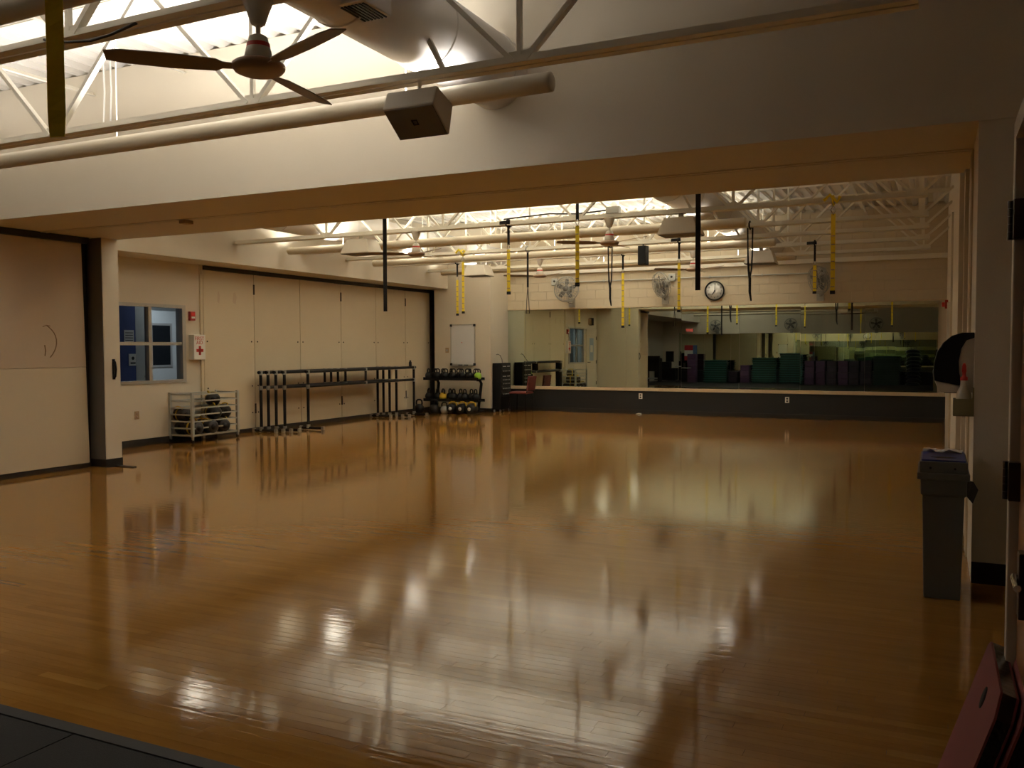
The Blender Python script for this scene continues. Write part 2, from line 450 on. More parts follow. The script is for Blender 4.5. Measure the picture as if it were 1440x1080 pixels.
# ------------------------------------------------------------------ whiteboard bay (block that steps out at the far left)
YW = 18.15
struct('wall_bay', MB().box(-10.74, -9.247, YW, YF + 0.3, 0, ZD), 'wall', 'projecting cream wall bay that carries the whiteboard')
tag(MB().box(-10.74, -9.24, YW - 0.012, YW, 0, 0.095).build('baseboard_bay', 'base'), kind='structure')
tag(MB().box(-9.247, -9.235, YW - 0.012, YF - 0.02, 0, 0.095).build('baseboard_return', 'base'), kind='structure')

# ------------------------------------------------------------------ left wall, soffit, partition
wl = struct('wall_left', MB().box(XL - 0.2, XL, 8.0, 9.33, 0, ZH + .02), 'wall')
for a in ((9.33, 10.70, 0, 0.955), (9.33, 10.70, 2.205, ZH + .02), (10.70, 11.03, 0, ZH + .02)):
    MB().box(XL - 0.2, XL, a[0], a[1], a[2], a[3]).build('wall_section', 'wall', wl)
struct('soffit', MB().prism([(-12.0, ZH), (XU, ZH - 0.01), (XU, ZD), (-12.0, ZD)], 'y', YH1, YF + 0.2), 'wall', 'cream bulkhead above the left wall')
tag(MB().box(XL, XL + 0.014, 8.0, 11.0, 0, 0.105).build('baseboard_left', 'base'), kind='structure')

par = shell('wall_partition', 'folded-out cream partition wall of six panels')
MB().box(XL - 0.12, XL - 0.02, 11.02, 18.6, 0.0, ZH + 0.02).build('partition_core', 'base', par)
MB().box(XL - 0.02, XL + 0.05, 11.1, 18.5, 2.82, 2.885).build('head_track', 'base', par)
MB().box(XL - 0.02, XL + 0.03, 11.02, 11.075, 0, ZH).build('jamb', 'panel', par)
MB().box(XL - 0.02, XL + 0.012, 11.08, 18.5, 0, 0.07).build('bottom_seal', 'base', par)
MB().box(XL - 0.02, XL + 0.06, 18.42, 18.56, 0, ZH).build('end_jamb', 'base', par)
pb = [11.095, 12.313, 13.584, 14.882, 16.138, 17.331, 18.42]
for i in range(6):
    a, b = pb[i] + .006, pb[i + 1] - .006
    pn = MB().box(XL - 0.02, XL + 0.015, a, b, 0.075, 2.815).build('panel', 'panel', par, bevel=.004)
    if i % 2 == 0 and i < 5:
        for hz in (2.55, 0.42):
            MB().box(XL + .01, XL + .026, b - .012, b + .02, hz - .09, hz + .09).build('hinge', 'bronze', pn)
    bolts = MB()
    for bz in (1.62, 0.83, 0.35):
        for by in (a + .07, b - .07):
            bolts.lathe([(0.014, 0), (0.012, 0.008), (0, 0.01)], (XL + .015, by, bz), 'x', 8)
    bolts.build('bolt', 'bronze', pn)

# worn patches on the first panel
for y_, w_ in ((11.42, .06), (11.79, .09)):
    MB().prism([(y_, 2.30), (y_ + w_ * .7, 2.27), (y_ + w_, 2.40), (y_ + w_ * .6, 2.48), (y_ + .01, 2.46)], 'x', XL + .0145, XL + .0156).build('worn_patch', 'panel_top', par)

# ------------------------------------------------------------------ the pillar and closet door at the left, under the header
struct('pillar', MB().box(-12.0, -9.46, 7.82, YH1, 0, ZH), 'wall', 'cream pillar at the left end of the header beam')
tag(MB().box(-9.9, -9.468, 7.812, 7.82, 0.1, ZH).build('shade_plate', 'pillar_shade'), kind='structure')  # dark plate paints the shade on the pillar's near face
tag(MB().box(-12.0, -9.445, 7.805, YH1, 0, 0.10).build('baseboard_pillar', 'base'), kind='structure')
clo = shell('wall_closet', 'cream closet panel under the left end of the header')
MB().box(-12.0, -9.72, YH0 + .01, 7.80, 0, ZH).build('closet_core', 'panel', clo)
MB().box(-9.74, -9.715, 7.70, 7.80, 0, ZH).build('closet_gap', 'base', clo)  # black strip stands in for the deep shade of the gap
MB().prism([(6.26, 0.062), (7.732, 0.062), (7.708, 1.272), (6.26, 1.272)], 'x', -9.72, -9.652).build('lower_panel', 'panel', clo, bevel=.004)
up = MB().prism([(6.26, 1.276), (7.708, 1.276), (7.676, 2.818), (6.26, 2.818)], 'x', -9.72, -9.650).build('upper_panel', 'panel_top', clo, bevel=.004)
arc = [(-9.649, 7.17 + .0 + .13 * math.sin(t * PI * .9) , 1.79 - .37 * t + .02 * math.sin(5 * t)) for t in [k / 10 for k in range(11)]]
MB().tube(arc, 0.006, 5).build('torn_edge', 'scuff', up)
MB().tube([(-9.649, 7.12, 1.77), (-9.649, 7.17, 1.79), (-9.649, 7.22, 1.78)], 0.005, 5).build('torn_edge', 'scuff', up)
MB().tube([(-9.649, 7.14, 1.55), (-9.649, 7.15, 1.48), (-9.649, 7.14, 1.42)], 0.008, 5).build('torn_edge', 'scuff', up)
MB().box(-9.72, -9.66, 6.26, 7.73, 0.0, 0.055).build('bottom_seal', 'base', clo)
pl = thing('door_pull', 'black curved pull handle on the side of the cream pillar', 'handle', (-9.46, 7.96, 1.12))
MB().tube([(0, 0, 0), (.03, 0, .03), (.045, 0, .12), (.03, 0, .21), (0, 0, .24)], 0.012, 8).build('grip', 'black_plastic', pl)
MB().box(0, .006, -.02, .02, -.01, .25).build('back_plate', 'black_plastic', pl)
tag(MB().box(-9.44, -9.12, 7.93, 7.99, 0, 0.012).build('floor_bolt_plate', 'black', bevel=.003), 'small dark plate on the floor beside the cream pillar', 'plate')

# left door (seen in the mirror) between pillar and window
dl = shell('door_1', 'cream door in the left wall')
MB().box(XL, XL + .02, 8.14, 9.08, 0, 2.1).build('leaf', 'wall', dl, bevel=.004)
MB().box(XL, XL + .03, 8.08, 8.14, 0, 2.16).build('frame', 'wall', dl); MB().box(XL, XL + .03, 9.08, 9.14, 0, 2.16).build('frame', 'wall', dl)
MB().box(XL, XL + .03, 8.08, 9.14, 2.10, 2.16).build('frame', 'wall', dl)
for hz in (1.85, 1.0, .25): MB().box(XL + .02, XL + .035, 8.13, 8.16, hz - .06, hz + .06).build('hinge', 'bronze', dl)
MB().tube([(XL + .02, 9.0, 1.0), (XL + .08, 9.0, 1.0), (XL + .08, 8.88, 1.0)], .011, 8).build('lever', 'bronze', dl)
po = thing('notice', 'pale blue notice hanging on the left door', 'notice', (XL + .022, 8.62, 1.45))
MB().box(0, .003, -.2, .2, -.4, .4).build('sheet', 'poster_pale', po); MB().box(.003, .004, -.12, .12, -.1, .15).build('print_area', 'paper', po)

# window with office behind
wn = shell('window_1', 'interior window with four panes in the left wall')
wy0, wy1, wz0, wz1 = 9.33, 10.70, 0.955, 2.205
MB().box(XL - .12, XL + .02, wy0, wy0 + .07, wz0, wz1).build('frame', 'alu', wn); MB().box(XL - .12, XL + .02, wy1 - .07, wy1, wz0, wz1).build('frame', 'alu', wn)
MB().box(XL - .12, XL + .02, wy0 + .07, wy1 - .07, wz0, wz0 + .05).build('frame', 'alu', wn); MB().box(XL - .12, XL + .02, wy0 + .07, wy1 - .07, wz1 - .05, wz1).build('frame', 'alu', wn)
ym = 9.99
MB().box(XL - .09, XL + .005, ym - .03, ym + .03, wz0 + .05, wz1 - .05).build('mullion', 'alu', wn)
MB().box(XL - .09, XL + .004, wy0 + .07, wy1 - .07, 1.555, 1.605).build('transom', 'alu', wn)
for ya, yb in ((wy0 + .07, ym - .03), (ym + .03, wy1 - .07)):
    for za, zb in ((wz0 + .05, 1.555), (1.605, wz1 - .05)):
        MB().box(XL - .05, XL - .044, ya, yb, za, zb).build('pane', 'glass', wn)
off = shell('wall_office', 'walls of the office behind the window')
MB().box(-13.6, -13.5, 8.2, 14.2, 0, 2.8).build('back_wall', 'office_wall', off)
MB().box(-13.5, -11.27, 8.2, 8.3, 0, 2.8).build('side_wall', 'office_wall', off); MB().box(-13.5, -11.27, 14.1, 14.2, 0, 2.8).build('side_wall', 'office_wall', off)
MB().box(-13.6, -11.27, 8.2, 14.2, 2.8, 2.85).build('office_ceiling', 'office_wall', off); MB().box(-13.6, -12.35, 8.2, 14.2, -.05, 0).build('office_floor', 'rubber', off)
bd = thing('notice_board', 'blue board with two papers seen through the window', 'board', (-11.63, 9.5, 0.9))
MB().box(0, .03, -.3, .69, 0, 1.6).build('board', 'office_blue', bd)
for (ya, yb, za, zb) in ((.47, .66, .70, .90), (.55, .69, .33, .52)):
    MB().box(.03, .034, ya, yb, za, zb).build('sheet', 'paper', bd)
for k_ in range(4): MB().box(.034, .0345, .49, .64, .73 + k_ * .04, .742 + k_ * .04).build('print_line', 'print_black', bd)
MB().lathe([(.028, 0), (.028, .001)], (.0345, .63, .45), 'x', 10).build('print_mark', 'print_black', bd); MB().box(.034, .0345, .58, .68, .36, .385).build('print_line', 'print_black', bd)
od = shell('door_2', 'pale office door with a dark glass panel seen through the window')
MB().box(-12.96, -12.9, 11.45, 12.45, 0, 2.2).build('leaf', 'office_wall', od); MB().box(-12.905, -12.89, 11.70, 12.12, 1.2, 1.93).build('glass', 'office_dark', od)
for q in ((11.66, 11.70, 1.16, 1.97), (12.12, 12.16, 1.16, 1.97), (11.7, 12.12, 1.16, 1.2), (11.7, 12.12, 1.93, 1.97)): MB().box(-12.91, -12.885, *q).build('glass_frame', 'alu', od)
MB().box(-12.96, -12.86, 12.45, 12.53, 0, 2.3).build('frame', 'alu', od)
fc = thing('filing_locker', 'tall grey locker standing in the office behind the window', 'locker', (-11.85, 10.33, 0))
MB().box(-.25, .22, -.13, .12, 0.0, 2.3).build('body', 'office_wall', fc, bevel=.008); MB().box(.22, .232, -.12, .11, .06, 2.24).build('door', 'office_wall', fc, bevel=.004); MB().lathe([(.02, 0), (.02, .02)], (.232, .06, 1.05), 'x', 10).build('lock', 'chrome', fc)

# ------------------------------------------------------------------ right wall
wr = struct('wall_right', MB().box(0.19, 0.6, 9.55, YF + 0.3, 0, 4.4), 'wall')
MB().box(0.75, 0.95, 8.06, 9.55, 0, 4.4).build('recess', 'wall', wr)
MB().box(0.14, 0.19, 13.6, 13.68, 0, 2.1).build('corner_guard', 'white', wr)
MB().box(0.15, 0.19, 14.0, 14.2, 0, 2.12).build('door_edge', 'door_wood', wr)
MB().box(0.165, 0.19, 12.6, 12.75, 0, 3.2).build('strip', 'wall', wr)
MB().box(0.178, 0.19, 9.55, YF - .02, 0, 0.1).build('baseboard', 'base', wr)
pr = struct('pier', MB().box(XR, 0.95, YH0 + .012, YH1, 0, ZH), 'wall', 'cream pier at the right end of the header beam')
MB().box(XR - .012, XR, 7.18, 7.30, 0, ZH - .02).build('jamb_strip', 'ledge', pr); MB().box(XR - .012, XR, 7.0, 7.08, 0, ZH - .02).build('jamb_strip', 'ledge', pr)
MB().box(XR - .004, XR, 7.08, 7.18, 0, ZH - .02).build('jamb_slot', 'scuff', pr)
MB().box(XR - .03, XR, 7.9, YH1 - .01, 0, ZH).build('corner_trim', 'wall', pr)
MB().box(XR, 0.95, YH0, YH0 + .012, 0, 0.135).build('baseboard', 'base', pr)
wrn = struct('wall_right_near', MB().box(0.232, 0.5, YB, 1.96, 0, ZD), 'wall')
MB().box(0.232, 0.5, 1.96, 2.94, 2.09, ZD).build('over_door', 'wall', wrn)
MB().box(0.5, 0.7, 1.9, 2.94, 0, ZD).build('behind_door', 'wall', wrn)
struct('wall_right_recess', MB().box(0.95, 1.15, 2.94, YH1, 0, ZD), 'wall')
d3 = shell('door_3', 'brown wood veneer door in a painted frame at the right edge')
MB().box(0.196, 0.30, 2.885, 2.94, 0, 2.14).build('frame', 'jamb', d3, bevel=.004); MB().box(0.196, 0.30, 1.95, 2.885, 2.085, 2.14).build('frame', 'jamb', d3)
MB().box(0.222, 0.266, 1.98, 2.878, 0.01, 2.08).build('leaf', 'door_wood', d3, bevel=.003)
for hz in (1.855, 1.115, 0.3):
    h_ = MB().box(.192, .224, 2.842, 2.884, hz - .055, hz + .055).build('hinge', 'bronze', d3, bevel=.003)
    kn = MB()
    for q in range(5): kn.lathe([(.0085, 0), (.0085, .021)], (.188, 2.884, hz - .055 + q * .022), 'z', 10)
    kn.build('knuckle', 'bronze', h_)
lp = MB().box(.2, .222, 2.56, 2.62, .80, .97).build('lock_plate', 'bronze', d3, bevel=.004)
MB().tube([(.205, 2.59, .905), (.192, 2.59, .905), (.19, 2.57, .905), (.19, 2.46, .905)], .009, 8).build('lever', 'chrome', lp)

# ------------------------------------------------------------------ near half: left and rear walls (seen in the mirror)
struct('wall_left_near', MB().box(XNL - .2, XNL, YB, YH0 + .1, 0, ZD), 'wall')
wb = struct('wall_back', MB().box(-12.4, 0.95, YB - .2, YB, 0, ZD), 'wall')
MB().box(-11.4, 0.2, YB, YB + .03, 0, .585).build('wainscot', 'dark_wain', wb)
rm = thing('rear_mirror', 'mirror across the rear wall, seen reflected in the far mirror', 'mirror', (0, YB, .59))
for i in range(9):
    xa = -11.4 + i * 1.28
    MB().box(xa + .002, xa + 1.276, .01, .016, 0, 1.75).build('mirror_panel', 'mirror', rm)

struct('soffit', MB().box(-12.2, XU, YB, YH0, ZH, ZD), 'wall', 'cream bulkhead above the left wall of the near half')

# ------------------------------------------------------------------ open-web steel joists
def make_joist(label):
    t = thing('steel_joist', label, 'joist', (0, 0, 3.2), group='cream roof joists')
    x0, x1 = XU, 0.19
    c = MB()
    for s in (-1, 1):
        c.box(x0, -0.10, min(s * .008, s * .072), max(s * .008, s * .072), 0, .008)
        c.box(x0, -0.10, min(s * .008, s * .016), max(s * .008, s * .016), .008, .062)
    c.build('bottom_chord', 'steel_paint', t)
    c = MB()
    for s in (-1, 1):
        c.box(x0, x1, min(s * .008, s * .072), max(s * .008, s * .072), 1.040, 1.048)
        c.box(x0, x1, min(s * .008, s * .016), max(s * .008, s * .016), .985, 1.040)
    c.build('top_chord', 'steel_paint', t)
    nodes = [-0.21 - 2.08 * k for k in range(5)]
    def bar(a, b, w=.045): MB().bar((a[0], 0, a[1]), (b[0], 0, b[1]), .03, w, (0, 1, 0)).build('web_bar', 'steel_paint', t)
    for n in nodes:
        bar((n, .02), (n, 1.0), .028)
        for s in (-1, 1):
            tx = n + s * 1.04
            if tx > 0.1: bar((n + .03, .03), (0.19, .37)); continue
            if tx < XU: continue
            bar((n + s * .04, .03), (tx - s * .03, 1.0))
    for n in nodes[1:4]:
        tx = n - 1.04
        if n == nodes[1]: bar((n - .52, .03), (tx + .02, 1.0), .03)
    for n in nodes: MB().box(n - .07, n + .07, -.007, .007, .01, .09).build('gusset', 'steel_paint', t)
    return t
JY = [1.95, 3.43, 4.90, 9.35, 11.16, 12.87, 14.20, 15.68, 17.25]
JL = ['cream open-web roof joist in near half, above the wide yellow strap, closest to the camera',
      'cream open-web roof joist carrying the near ceiling fan',
      'cream open-web roof joist directly in front of the header beam',
      'cream open-web roof joist mostly hidden just behind the header beam',
      'cream open-web roof joist, nearest fully visible beyond the header',
      'cream open-web roof joist, second visible beyond the header',
      'cream open-web roof joist, third visible beyond the header',
      'cream open-web roof joist, fourth visible beyond the header',
      'cream open-web roof joist, last one before the far wall']
j0 = make_joist(JL[0]); j0.location.y = JY[0]
for y, l in zip(JY[1:], JL[1:]): dup(j0, (0, y, 3.2), label=l)

# bridging rods that run from joist to joist
def bridging(label, x, z, y0, y1):
    t = thing('bridging_angle', label, 'bracing', (x, y0, z), group='bridging angles under the deck')
    b = MB(); b.box(-.02, .02, 0, y1 - y0, 0, .005); b.box(-.02, -.015, 0, y1 - y0, .005, .04); b.build('angle', 'steel_paint', t)
    e = MB(); e.box(-.03, .03, -.006, .006, -.02, .06); e.build('end_clip', 'steel_paint', t)
bridging('thin cream bridging angle under the near deck, left of the fan', -6.38, 4.08, 1.95, YH0)
bridging('thin cream bridging angle under the near deck, leftmost', -7.6, 4.02, 1.95, YH0)
bridging('thin cream bridging angle under the near deck by the round duct', -2.0, 4.08, 1.95, YH0)
bridging('thin cream bridging angle under the far deck, near the right wall', -1.25, 4.08, YH1, YF)
bridging('thin cream bridging angle under the far deck, mid hall', -5.4, 4.08, YH1, YF)

# ------------------------------------------------------------------ indirect tube lights
def make_tube(label, y, x0, x1):
    t = thing('tube_light', label, 'ceiling light', ((x0 + x1) / 2, y, TZ), group='long indirect tube lights')
    h = (x1 - x0) / 2
    n = 18; r = .066; vs = []; fs = []
    angs = [math.radians(-235 + (290.0 * k / n)) for k in range(n + 1)]
    for x in (-h, h):
        for rr in (r, r - .004):
            vs += [(x, rr * math.cos(a), rr * math.sin(a)) for a in angs]
    m = n + 1
    for k in range(n):
        fs += [(k, k + 1, 2 * m + k + 1, 2 * m + k), (m + k, 3 * m + k, 3 * m + k + 1, m + k + 1)]
    mb = MB(); mb.add(vs, fs, True); mb.build('shell', 'tube', t)
    for s in (-1, 1):
        MB().lathe([(0, 0), (.055, 0), (.064, .004), (.064, .05), (.05, .056), (0, .056)] if s > 0 else [(0, 0), (.055, 0), (.064, -.004), (.064, -.05), (.05, -.056), (0, -.056)], (s * (h - .03), 0, 0), 'x', 20).build('end_cap', 'tube', t)
    MB().tube([(-h + .1, 0, .015), (h - .1, 0, .015)], .013, 8).build('lamp', 'lamp', t)
    for q in (-.72, 0, .72):
        MB().tube([(q * h, .058, .02), (q * h, .058, ZD - TZ)], .006, 6).build('hanger', 'steel_paint', t)
    return t
TL = ['long beige tube light slung across the hall in front of the header', 'long beige tube light at top left, nearest the camera',
      'long beige tube light in the near half just behind the camera', 'long beige tube light in the near half close to the rear wall', 'long beige tube light hidden close behind the header beam', 'long beige tube light, first one beyond the header',
      'long beige tube light, second one beyond the header', 'long beige tube light, third one beyond the header with bright top']
for (y, x0, x1, _lit, _c), l in zip(TUBES, TL): make_tube(l, y, x0, x1)

# ------------------------------------------------------------------ round ducts
def duct(label, x, y0, y1, zc=3.63, r=.27, register=None):
    t = thing('round_duct', label, 'duct', (x, y0, zc))
    L = y1 - y0
    MB().lathe([(r, 0), (r, L)], (0, 0, 0), 'y', 40).build('duct_pipe', 'duct', t)
    k = .35; ring = MB().lathe([(r, -.012), (r + .007, -.006), (r + .007, .006), (r, .012)], (0, 0, 0), 'y', 40).mesh('seam_ring', M['duct'])
    while k < L:
        o = bpy.data.objects.new('seam_ring', ring); COL.objects.link(o); o.parent = t; o.location = (0, k, 0); k += .36 if int(k * 10) % 3 else .9
    k = 1.0
    while k < L: MB().tube([(0, k, r), (0, k, ZD - zc)], .008, 6).build('hanger_rod', 'steel_paint', t); k += 3.0
    if register is not None:
        g = MB().box(.10, .29, register, register + .28, -.24, -.06).build('register', 'duct', t, bevel=.008)
        sl = MB()
        for q in range(7): sl.box(.115 + q * .024, .126 + q * .024, register + .03, register + .26, -.246, -.238)
        sl.build('grille_slot', 'black', g)
    return t
duct('large round grey duct above the near fan and speaker', -3.12, -1.5, YH0, register=5.55)
duct('large round grey duct beyond the header, right of centre', -3.12, YH1, YF)
duct('large round grey duct beyond the header along the left bulkhead', -9.43, YH1, YF)

# ------------------------------------------------------------------ ceiling fans
def make_fan(label, ang):
    t = thing('ceiling_fan', label, 'ceiling fan', (0, 0, 3.2), group='three-blade ceiling fans')
    MB().lathe([(.02, -.12), (.035, -.11), (.055, -.05), (.075, 0), (.075, .02)], n=20).build('canopy', 'fan_white', t)
    MB().lathe([(.012, -.26), (.012, -.1)], n=10).build('rod', 'fan_white', t)
    mt = MB().lathe([(.0, -.30), (.075, -.30), (.062, -.24), (.045, -.175), (.03, -.165), (0, -.165)], n=20).build('motor_housing', 'fan_white', t)
    MB().lathe([(.0585, -.226), (.0555, -.205)], n=20).build('red_band', 'red_bright', mt)
    MB().lathe([(0, -.352), (.09, -.352), (.115, -.342), (.128, -.325), (.128, -.308), (.115, -.298), (0, -.298)], n=28).build('motor_disc', 'fan_disc', t)
    for k in range(3):
        a = math.radians(ang + 120 * k)
        ca, sa = math.cos(a), math.sin(a)
        prof = [(.10, -.022, .022), (.17, -.028, .028), (.20, -.055, .05), (.40, -.07, .058), (.62, -.066, .05), (.70, -.05, .03)]
        vs = []; fs = []
        for r, w0, w1 in prof:
            for w in (w0, w1):
                for dz in (0, .006):
                    z = -.325 + dz + w * .22 + (r - .1) * .02
                    vs.append((r * ca - w * sa, r * sa + w * ca, z))
        for i in range(len(prof) - 1):
            b = i * 4
            fs += [(b, b + 2, b + 6, b + 4), (b + 1, b + 5, b + 7, b + 3), (b, b + 4, b + 5, b + 1), (b + 2, b + 3, b + 7, b + 6)]
        fs += [(0, 1, 3, 2), (len(vs) - 4, len(vs) - 2, len(vs) - 1, len(vs) - 3)]
        MB().add(vs, fs).build('blade', 'fan_brown', t)
    return t
f0 = make_fan('ceiling fan with red-banded housing, large at the top of the picture', 101); f0.location = (-3.02, 3.43, 3.2)
for x, y, l in ((-6.91, 11.16, 'small ceiling fan beyond the header, beside the left beige speaker'), (-3.913, 11.16, 'small ceiling fan beyond the header, under a grey junction box'),
                (-6.916, 15.68, 'small distant ceiling fan above the far left wall fan'), (-3.92, 15.68, 'small distant ceiling fan above the wall clock')):
    dup(f0, (x, y, 3.2), math.radians(-35 + (x * 40) % 60), label=l)
jb = thing('junction_box', 'grey junction box on a joist above a far ceiling fan', 'box', (-3.87, 11.16, 3.262))
MB().box(-.08, .1, -.05, .05, 0, .09).build('box', 'galv', jb, bevel=.006); MB().tube([(-.08, 0, .05), (-.5, 0, .03), (-.9, 0, .06), (-1.6, 0, .03)], .01, 6).build('cable', 'cable', jb)

# ------------------------------------------------------------------ speakers
def make_speaker(label):
    t = thing('hanging_speaker', label, 'speaker', (0, 0, 2.93), group='beige hanging speakers')
    a, b, c, d, h = .265, .20, .19, .14, .215
    vs = [(-a, -b, 0), (a, -b, 0), (a, b, 0), (-a, b, 0), (-c, -d, h), (c, -d, h), (c, d, h), (-c, d, h)]
    MB().add(vs, [(3, 2, 1, 0), (4, 5, 6, 7), (0, 1, 5, 4), (1, 2, 6, 5), (2, 3, 7, 6), (3, 0, 4, 7)]).build('cabinet', 'speaker', t, bevel=.012)
    g = MB().box(-a + .012, a - .012, -b + .012, b - .012, -.008, .002).build('grille', 'speaker_grille', t, bevel=.003)
    e = MB(); e.box(-.022, .022, -.018, -.012, -.0095, -.0075); e.box(-.022, .022, .012, .018, -.0095, -.0075); e.box(-.022, -.016, -.018, .018, -.0095, -.0075); e.box(.016, .022, -.018, .018, -.0095, -.0075)
    e.build('badge', 'print_black', g)
    MB().box(-.03, .03, -.02, .02, h, h + .075).build('bracket', 'steel_paint', t)
    return t
sn = thing('hanging_speaker', 'beige wedge speaker hanging in front of the header, dark grille facing down', 'speaker', (-2.965, 4.82, 2.84))
MB().prism([(-.12, .15), (.08, .0), (.13, .20), (-.07, .27)], 'x', -.185, .185).build('cabinet', 'speaker', sn, bevel=.012)
ev = Vector((0, .2, -.15)).normalized(); nv = Vector((0, -.6, -.8))
def gp(u, w, d): return Vector((u, -.12, .15)) + ev * w + nv * d
g_ = MB().add([gp(u, w, d) for u in (-.175, .175) for w in (.01, .24) for d in (0.0, .006)], [(0, 1, 3, 2), (4, 6, 7, 5), (0, 4, 5, 1), (2, 3, 7, 6), (0, 2, 6, 4), (1, 5, 7, 3)]).build('grille', 'speaker_grille', sn)
e = MB()
for (u0, u1, w0, w1) in ((-.02, .02, .10, .105), (-.02, .02, .135, .14), (-.02, -.014, .10, .14), (.014, .02, .10, .14)):
    e.add([gp(u, w, d) for u in (u0, u1) for w in (w0, w1) for d in (.006, .008)], [(0, 1, 3, 2), (4, 6, 7, 5), (0, 4, 5, 1), (2, 3, 7, 6), (0, 2, 6, 4), (1, 5, 7, 3)])
e.build('badge', 'print_black', g_)
MB().tube([(-.02, .02, .22), (-.02, .06, .30), (-.02, .06, .37)], .012, 8).build('bracket', 'steel_paint', sn)
sp0 = make_speaker('beige wedge speaker beyond the header at left, against the bulkhead'); sp0.location = (-7.9, 11.2, 2.93)
for x, y, l in ((-2.96, 11.2, 'beige wedge speaker beyond the header under the round duct'),
                (-8.26, 15.7, 'beige wedge speaker far off, above the whiteboard'), (-2.74, 15.7, 'beige wedge speaker far off, above and right of the clock')):
    dup(sp0, (x, y, 2.93), label=l)
bs = thing('hanging_speaker', 'small black speaker hanging on a far joist, left of the clock', 'speaker', (-4.39, 14.2, 2.86))
MB().prism([(-.065, -.09), (.065, -.09), (.09, .02), (.065, .09), (-.065, .09), (-.09, .02)], 'z', 0, .31).build('cabinet', 'black_plastic', bs, bevel=.01)
MB().box(-.055, .055, -.096, -.088, .02, .29).build('grille', 'black_fabric', bs); MB().tube([(0, 0, .30), (0, 0, .345)], .012, 6).build('bracket', 'black', bs)

# ------------------------------------------------------------------ hanging straps
def strap(kind, x, y, zb, label, top=3.19, w=.05, wob=0.0, group=None):
    col = 'yellow' if kind.startswith('y') else 'black_fabric'
    t = thing('training_strap', label, 'strap', (x, y, zb), group=group or ('yellow hanging straps' if kind[0] == 'y' else 'black hanging straps'))
    L = top - zb
    def ribbon(z0, z1, w, off=0.0, tw=0.0, n=9):
        vs = []; fs = []
        for i in range(n + 1):
            u = i / n; a = (.25 + 1.0 * math.sin(PI * min(1, u / .5)) if tw == 'pinch' else tw * u + .15); cx = off + wob * math.sin(3.2 * u)
            for s in (-1, 1):
                for q in (-1, 1):
                    vs.append((cx + s * w / 2 * math.cos(a) - q * .002 * math.sin(a), s * w / 2 * math.sin(a) + q * .002 * math.cos(a), z0 + (z1 - z0) * u))
        for i in range(n):
            b = i * 4
            fs += [(b, b + 4, b + 6, b + 2), (b + 1, b + 3, b + 7, b + 5), (b, b + 1, b + 5, b + 4), (b + 2, b + 6, b + 7, b + 3)]
        fs += [(0, 2, 3, 1), (4 * n, 4 * n + 1, 4 * n + 3, 4 * n + 2)]
        return MB().add(vs, fs)
    loop = MB(); loop.tube([(0, -.08, L + .01), (0, -.085, L + .05), (0, -.03, L + .088), (0, .03, L + .088), (0, .085, L + .05), (0, .08, L + .01), (0, 0, L - .02)], .012, 6, closed=True)
    if kind == 'ya':      # yellow daisy chain on a black anchor sleeve
        loop.build('anchor_loop', 'black_fabric', t)
        MB().box(-.13, .03, -.03, .03, L + .01, L + .075).build('anchor_sleeve', 'black_fabric', t, bevel=.01)
        ribbon(L - .26, L + .02, .035, n=3).build('sling', 'black_fabric', t)
        MB().tube([(0, 0, L - .25), (.02, 0, L - .28), (0, 0, L - .33), (-.02, 0, L - .28)], .006, 6, closed=True).build('carabiner', 'chrome', t)
        wb_ = ribbon(.0, L - .32, w).build('webbing', col, t)
    elif kind == 'yk':    # yellow chain tied round the chord
        loop.tube([(-.1, -.09, L + .03), (-.03, -.1, L + .09), (.05, -.09, L + .0), (.08, -.08, L + .07)], .02, 6)
        loop.build('tied_loop', 'yellow', t)
        MB().tube([(0, 0, L - .02), (.03, 0, L - .07), (.0, 0, L - .13), (-.03, 0, L - .07)], .007, 6, closed=True).build('ring', 'chrome', t)
        wb_ = ribbon(.0, L - .12, w).build('webbing', col, t)
    elif kind == 'y':
        loop.build('anchor_loop', 'yellow', t); wb_ = ribbon(.0, L, w, tw='pinch', n=24).build('webbing', col, t)
    elif kind == 'b':     # one wide black strap
        loop.build('anchor_loop', 'black_fabric', t); wb_ = ribbon(.0, L, w, tw=.3).build('webbing', col, t)
    elif kind == 'bb':    # two thin black legs gathered lower down
        loop.build('anchor_loop', 'black_fabric', t); wb_ = MB().tube([(-.035, 0, L), (-.03, 0, L * .62), (-.02, 0, L * .42), (0, 0, L * .3), (0, 0, L * .12), (.02, 0, 0)], [.012, .012, .016, .022, .02, .012], 6)
        wb_.tube([(.035, 0, L), (.03, 0, L * .62), (.02, 0, L * .42), (0, 0, L * .32)], .012, 6); wb_ = wb_.build('webbing', col, t)
    else:                 # 'bw' black above, pale cords below
        loop.build('anchor_loop', 'grey_metal', t); wb_ = ribbon(L * .42, L - .02, .035).build('webbing', col, t)
        MB().tube([(0, 0, L * .43), (-.02, 0, L * .2), (-.03, 0, 0), (.03, 0, 0), (.02, 0, L * .2), (0, 0, L * .43)], .007, 6).build('cord', 'cable', t)
    if kind[0] == 'y' and kind != 'y':
        st = MB(); z = .07
        while z < L - .36: st.box(-w / 2 * .8, w / 2 * .8, -.008, .008, z, z + .012); z += .1
        st.build('stitching', 'tan_plastic', wb_); MB().box(-w / 2 - .003, w / 2 + .003, -.012, .012, -.012, .03).build('tip', 'black_fabric', wb_)
    return t
strap('y', -2.55, 1.95, 2.18, 'wide yellow strap hanging at top left, close to the camera', w=.052)
strap('b', -6.247, 9.35, 1.96, 'black strap hanging alone in front of the folding panels', w=.05)
strap('b', -2.288, 9.35, 2.10, 'wide black strap hanging just left of the clock', w=.055)
strap('ya', -3.66, 9.35, 2.20, 'yellow strap on a black sling in front of the left wall fan', w=.042)
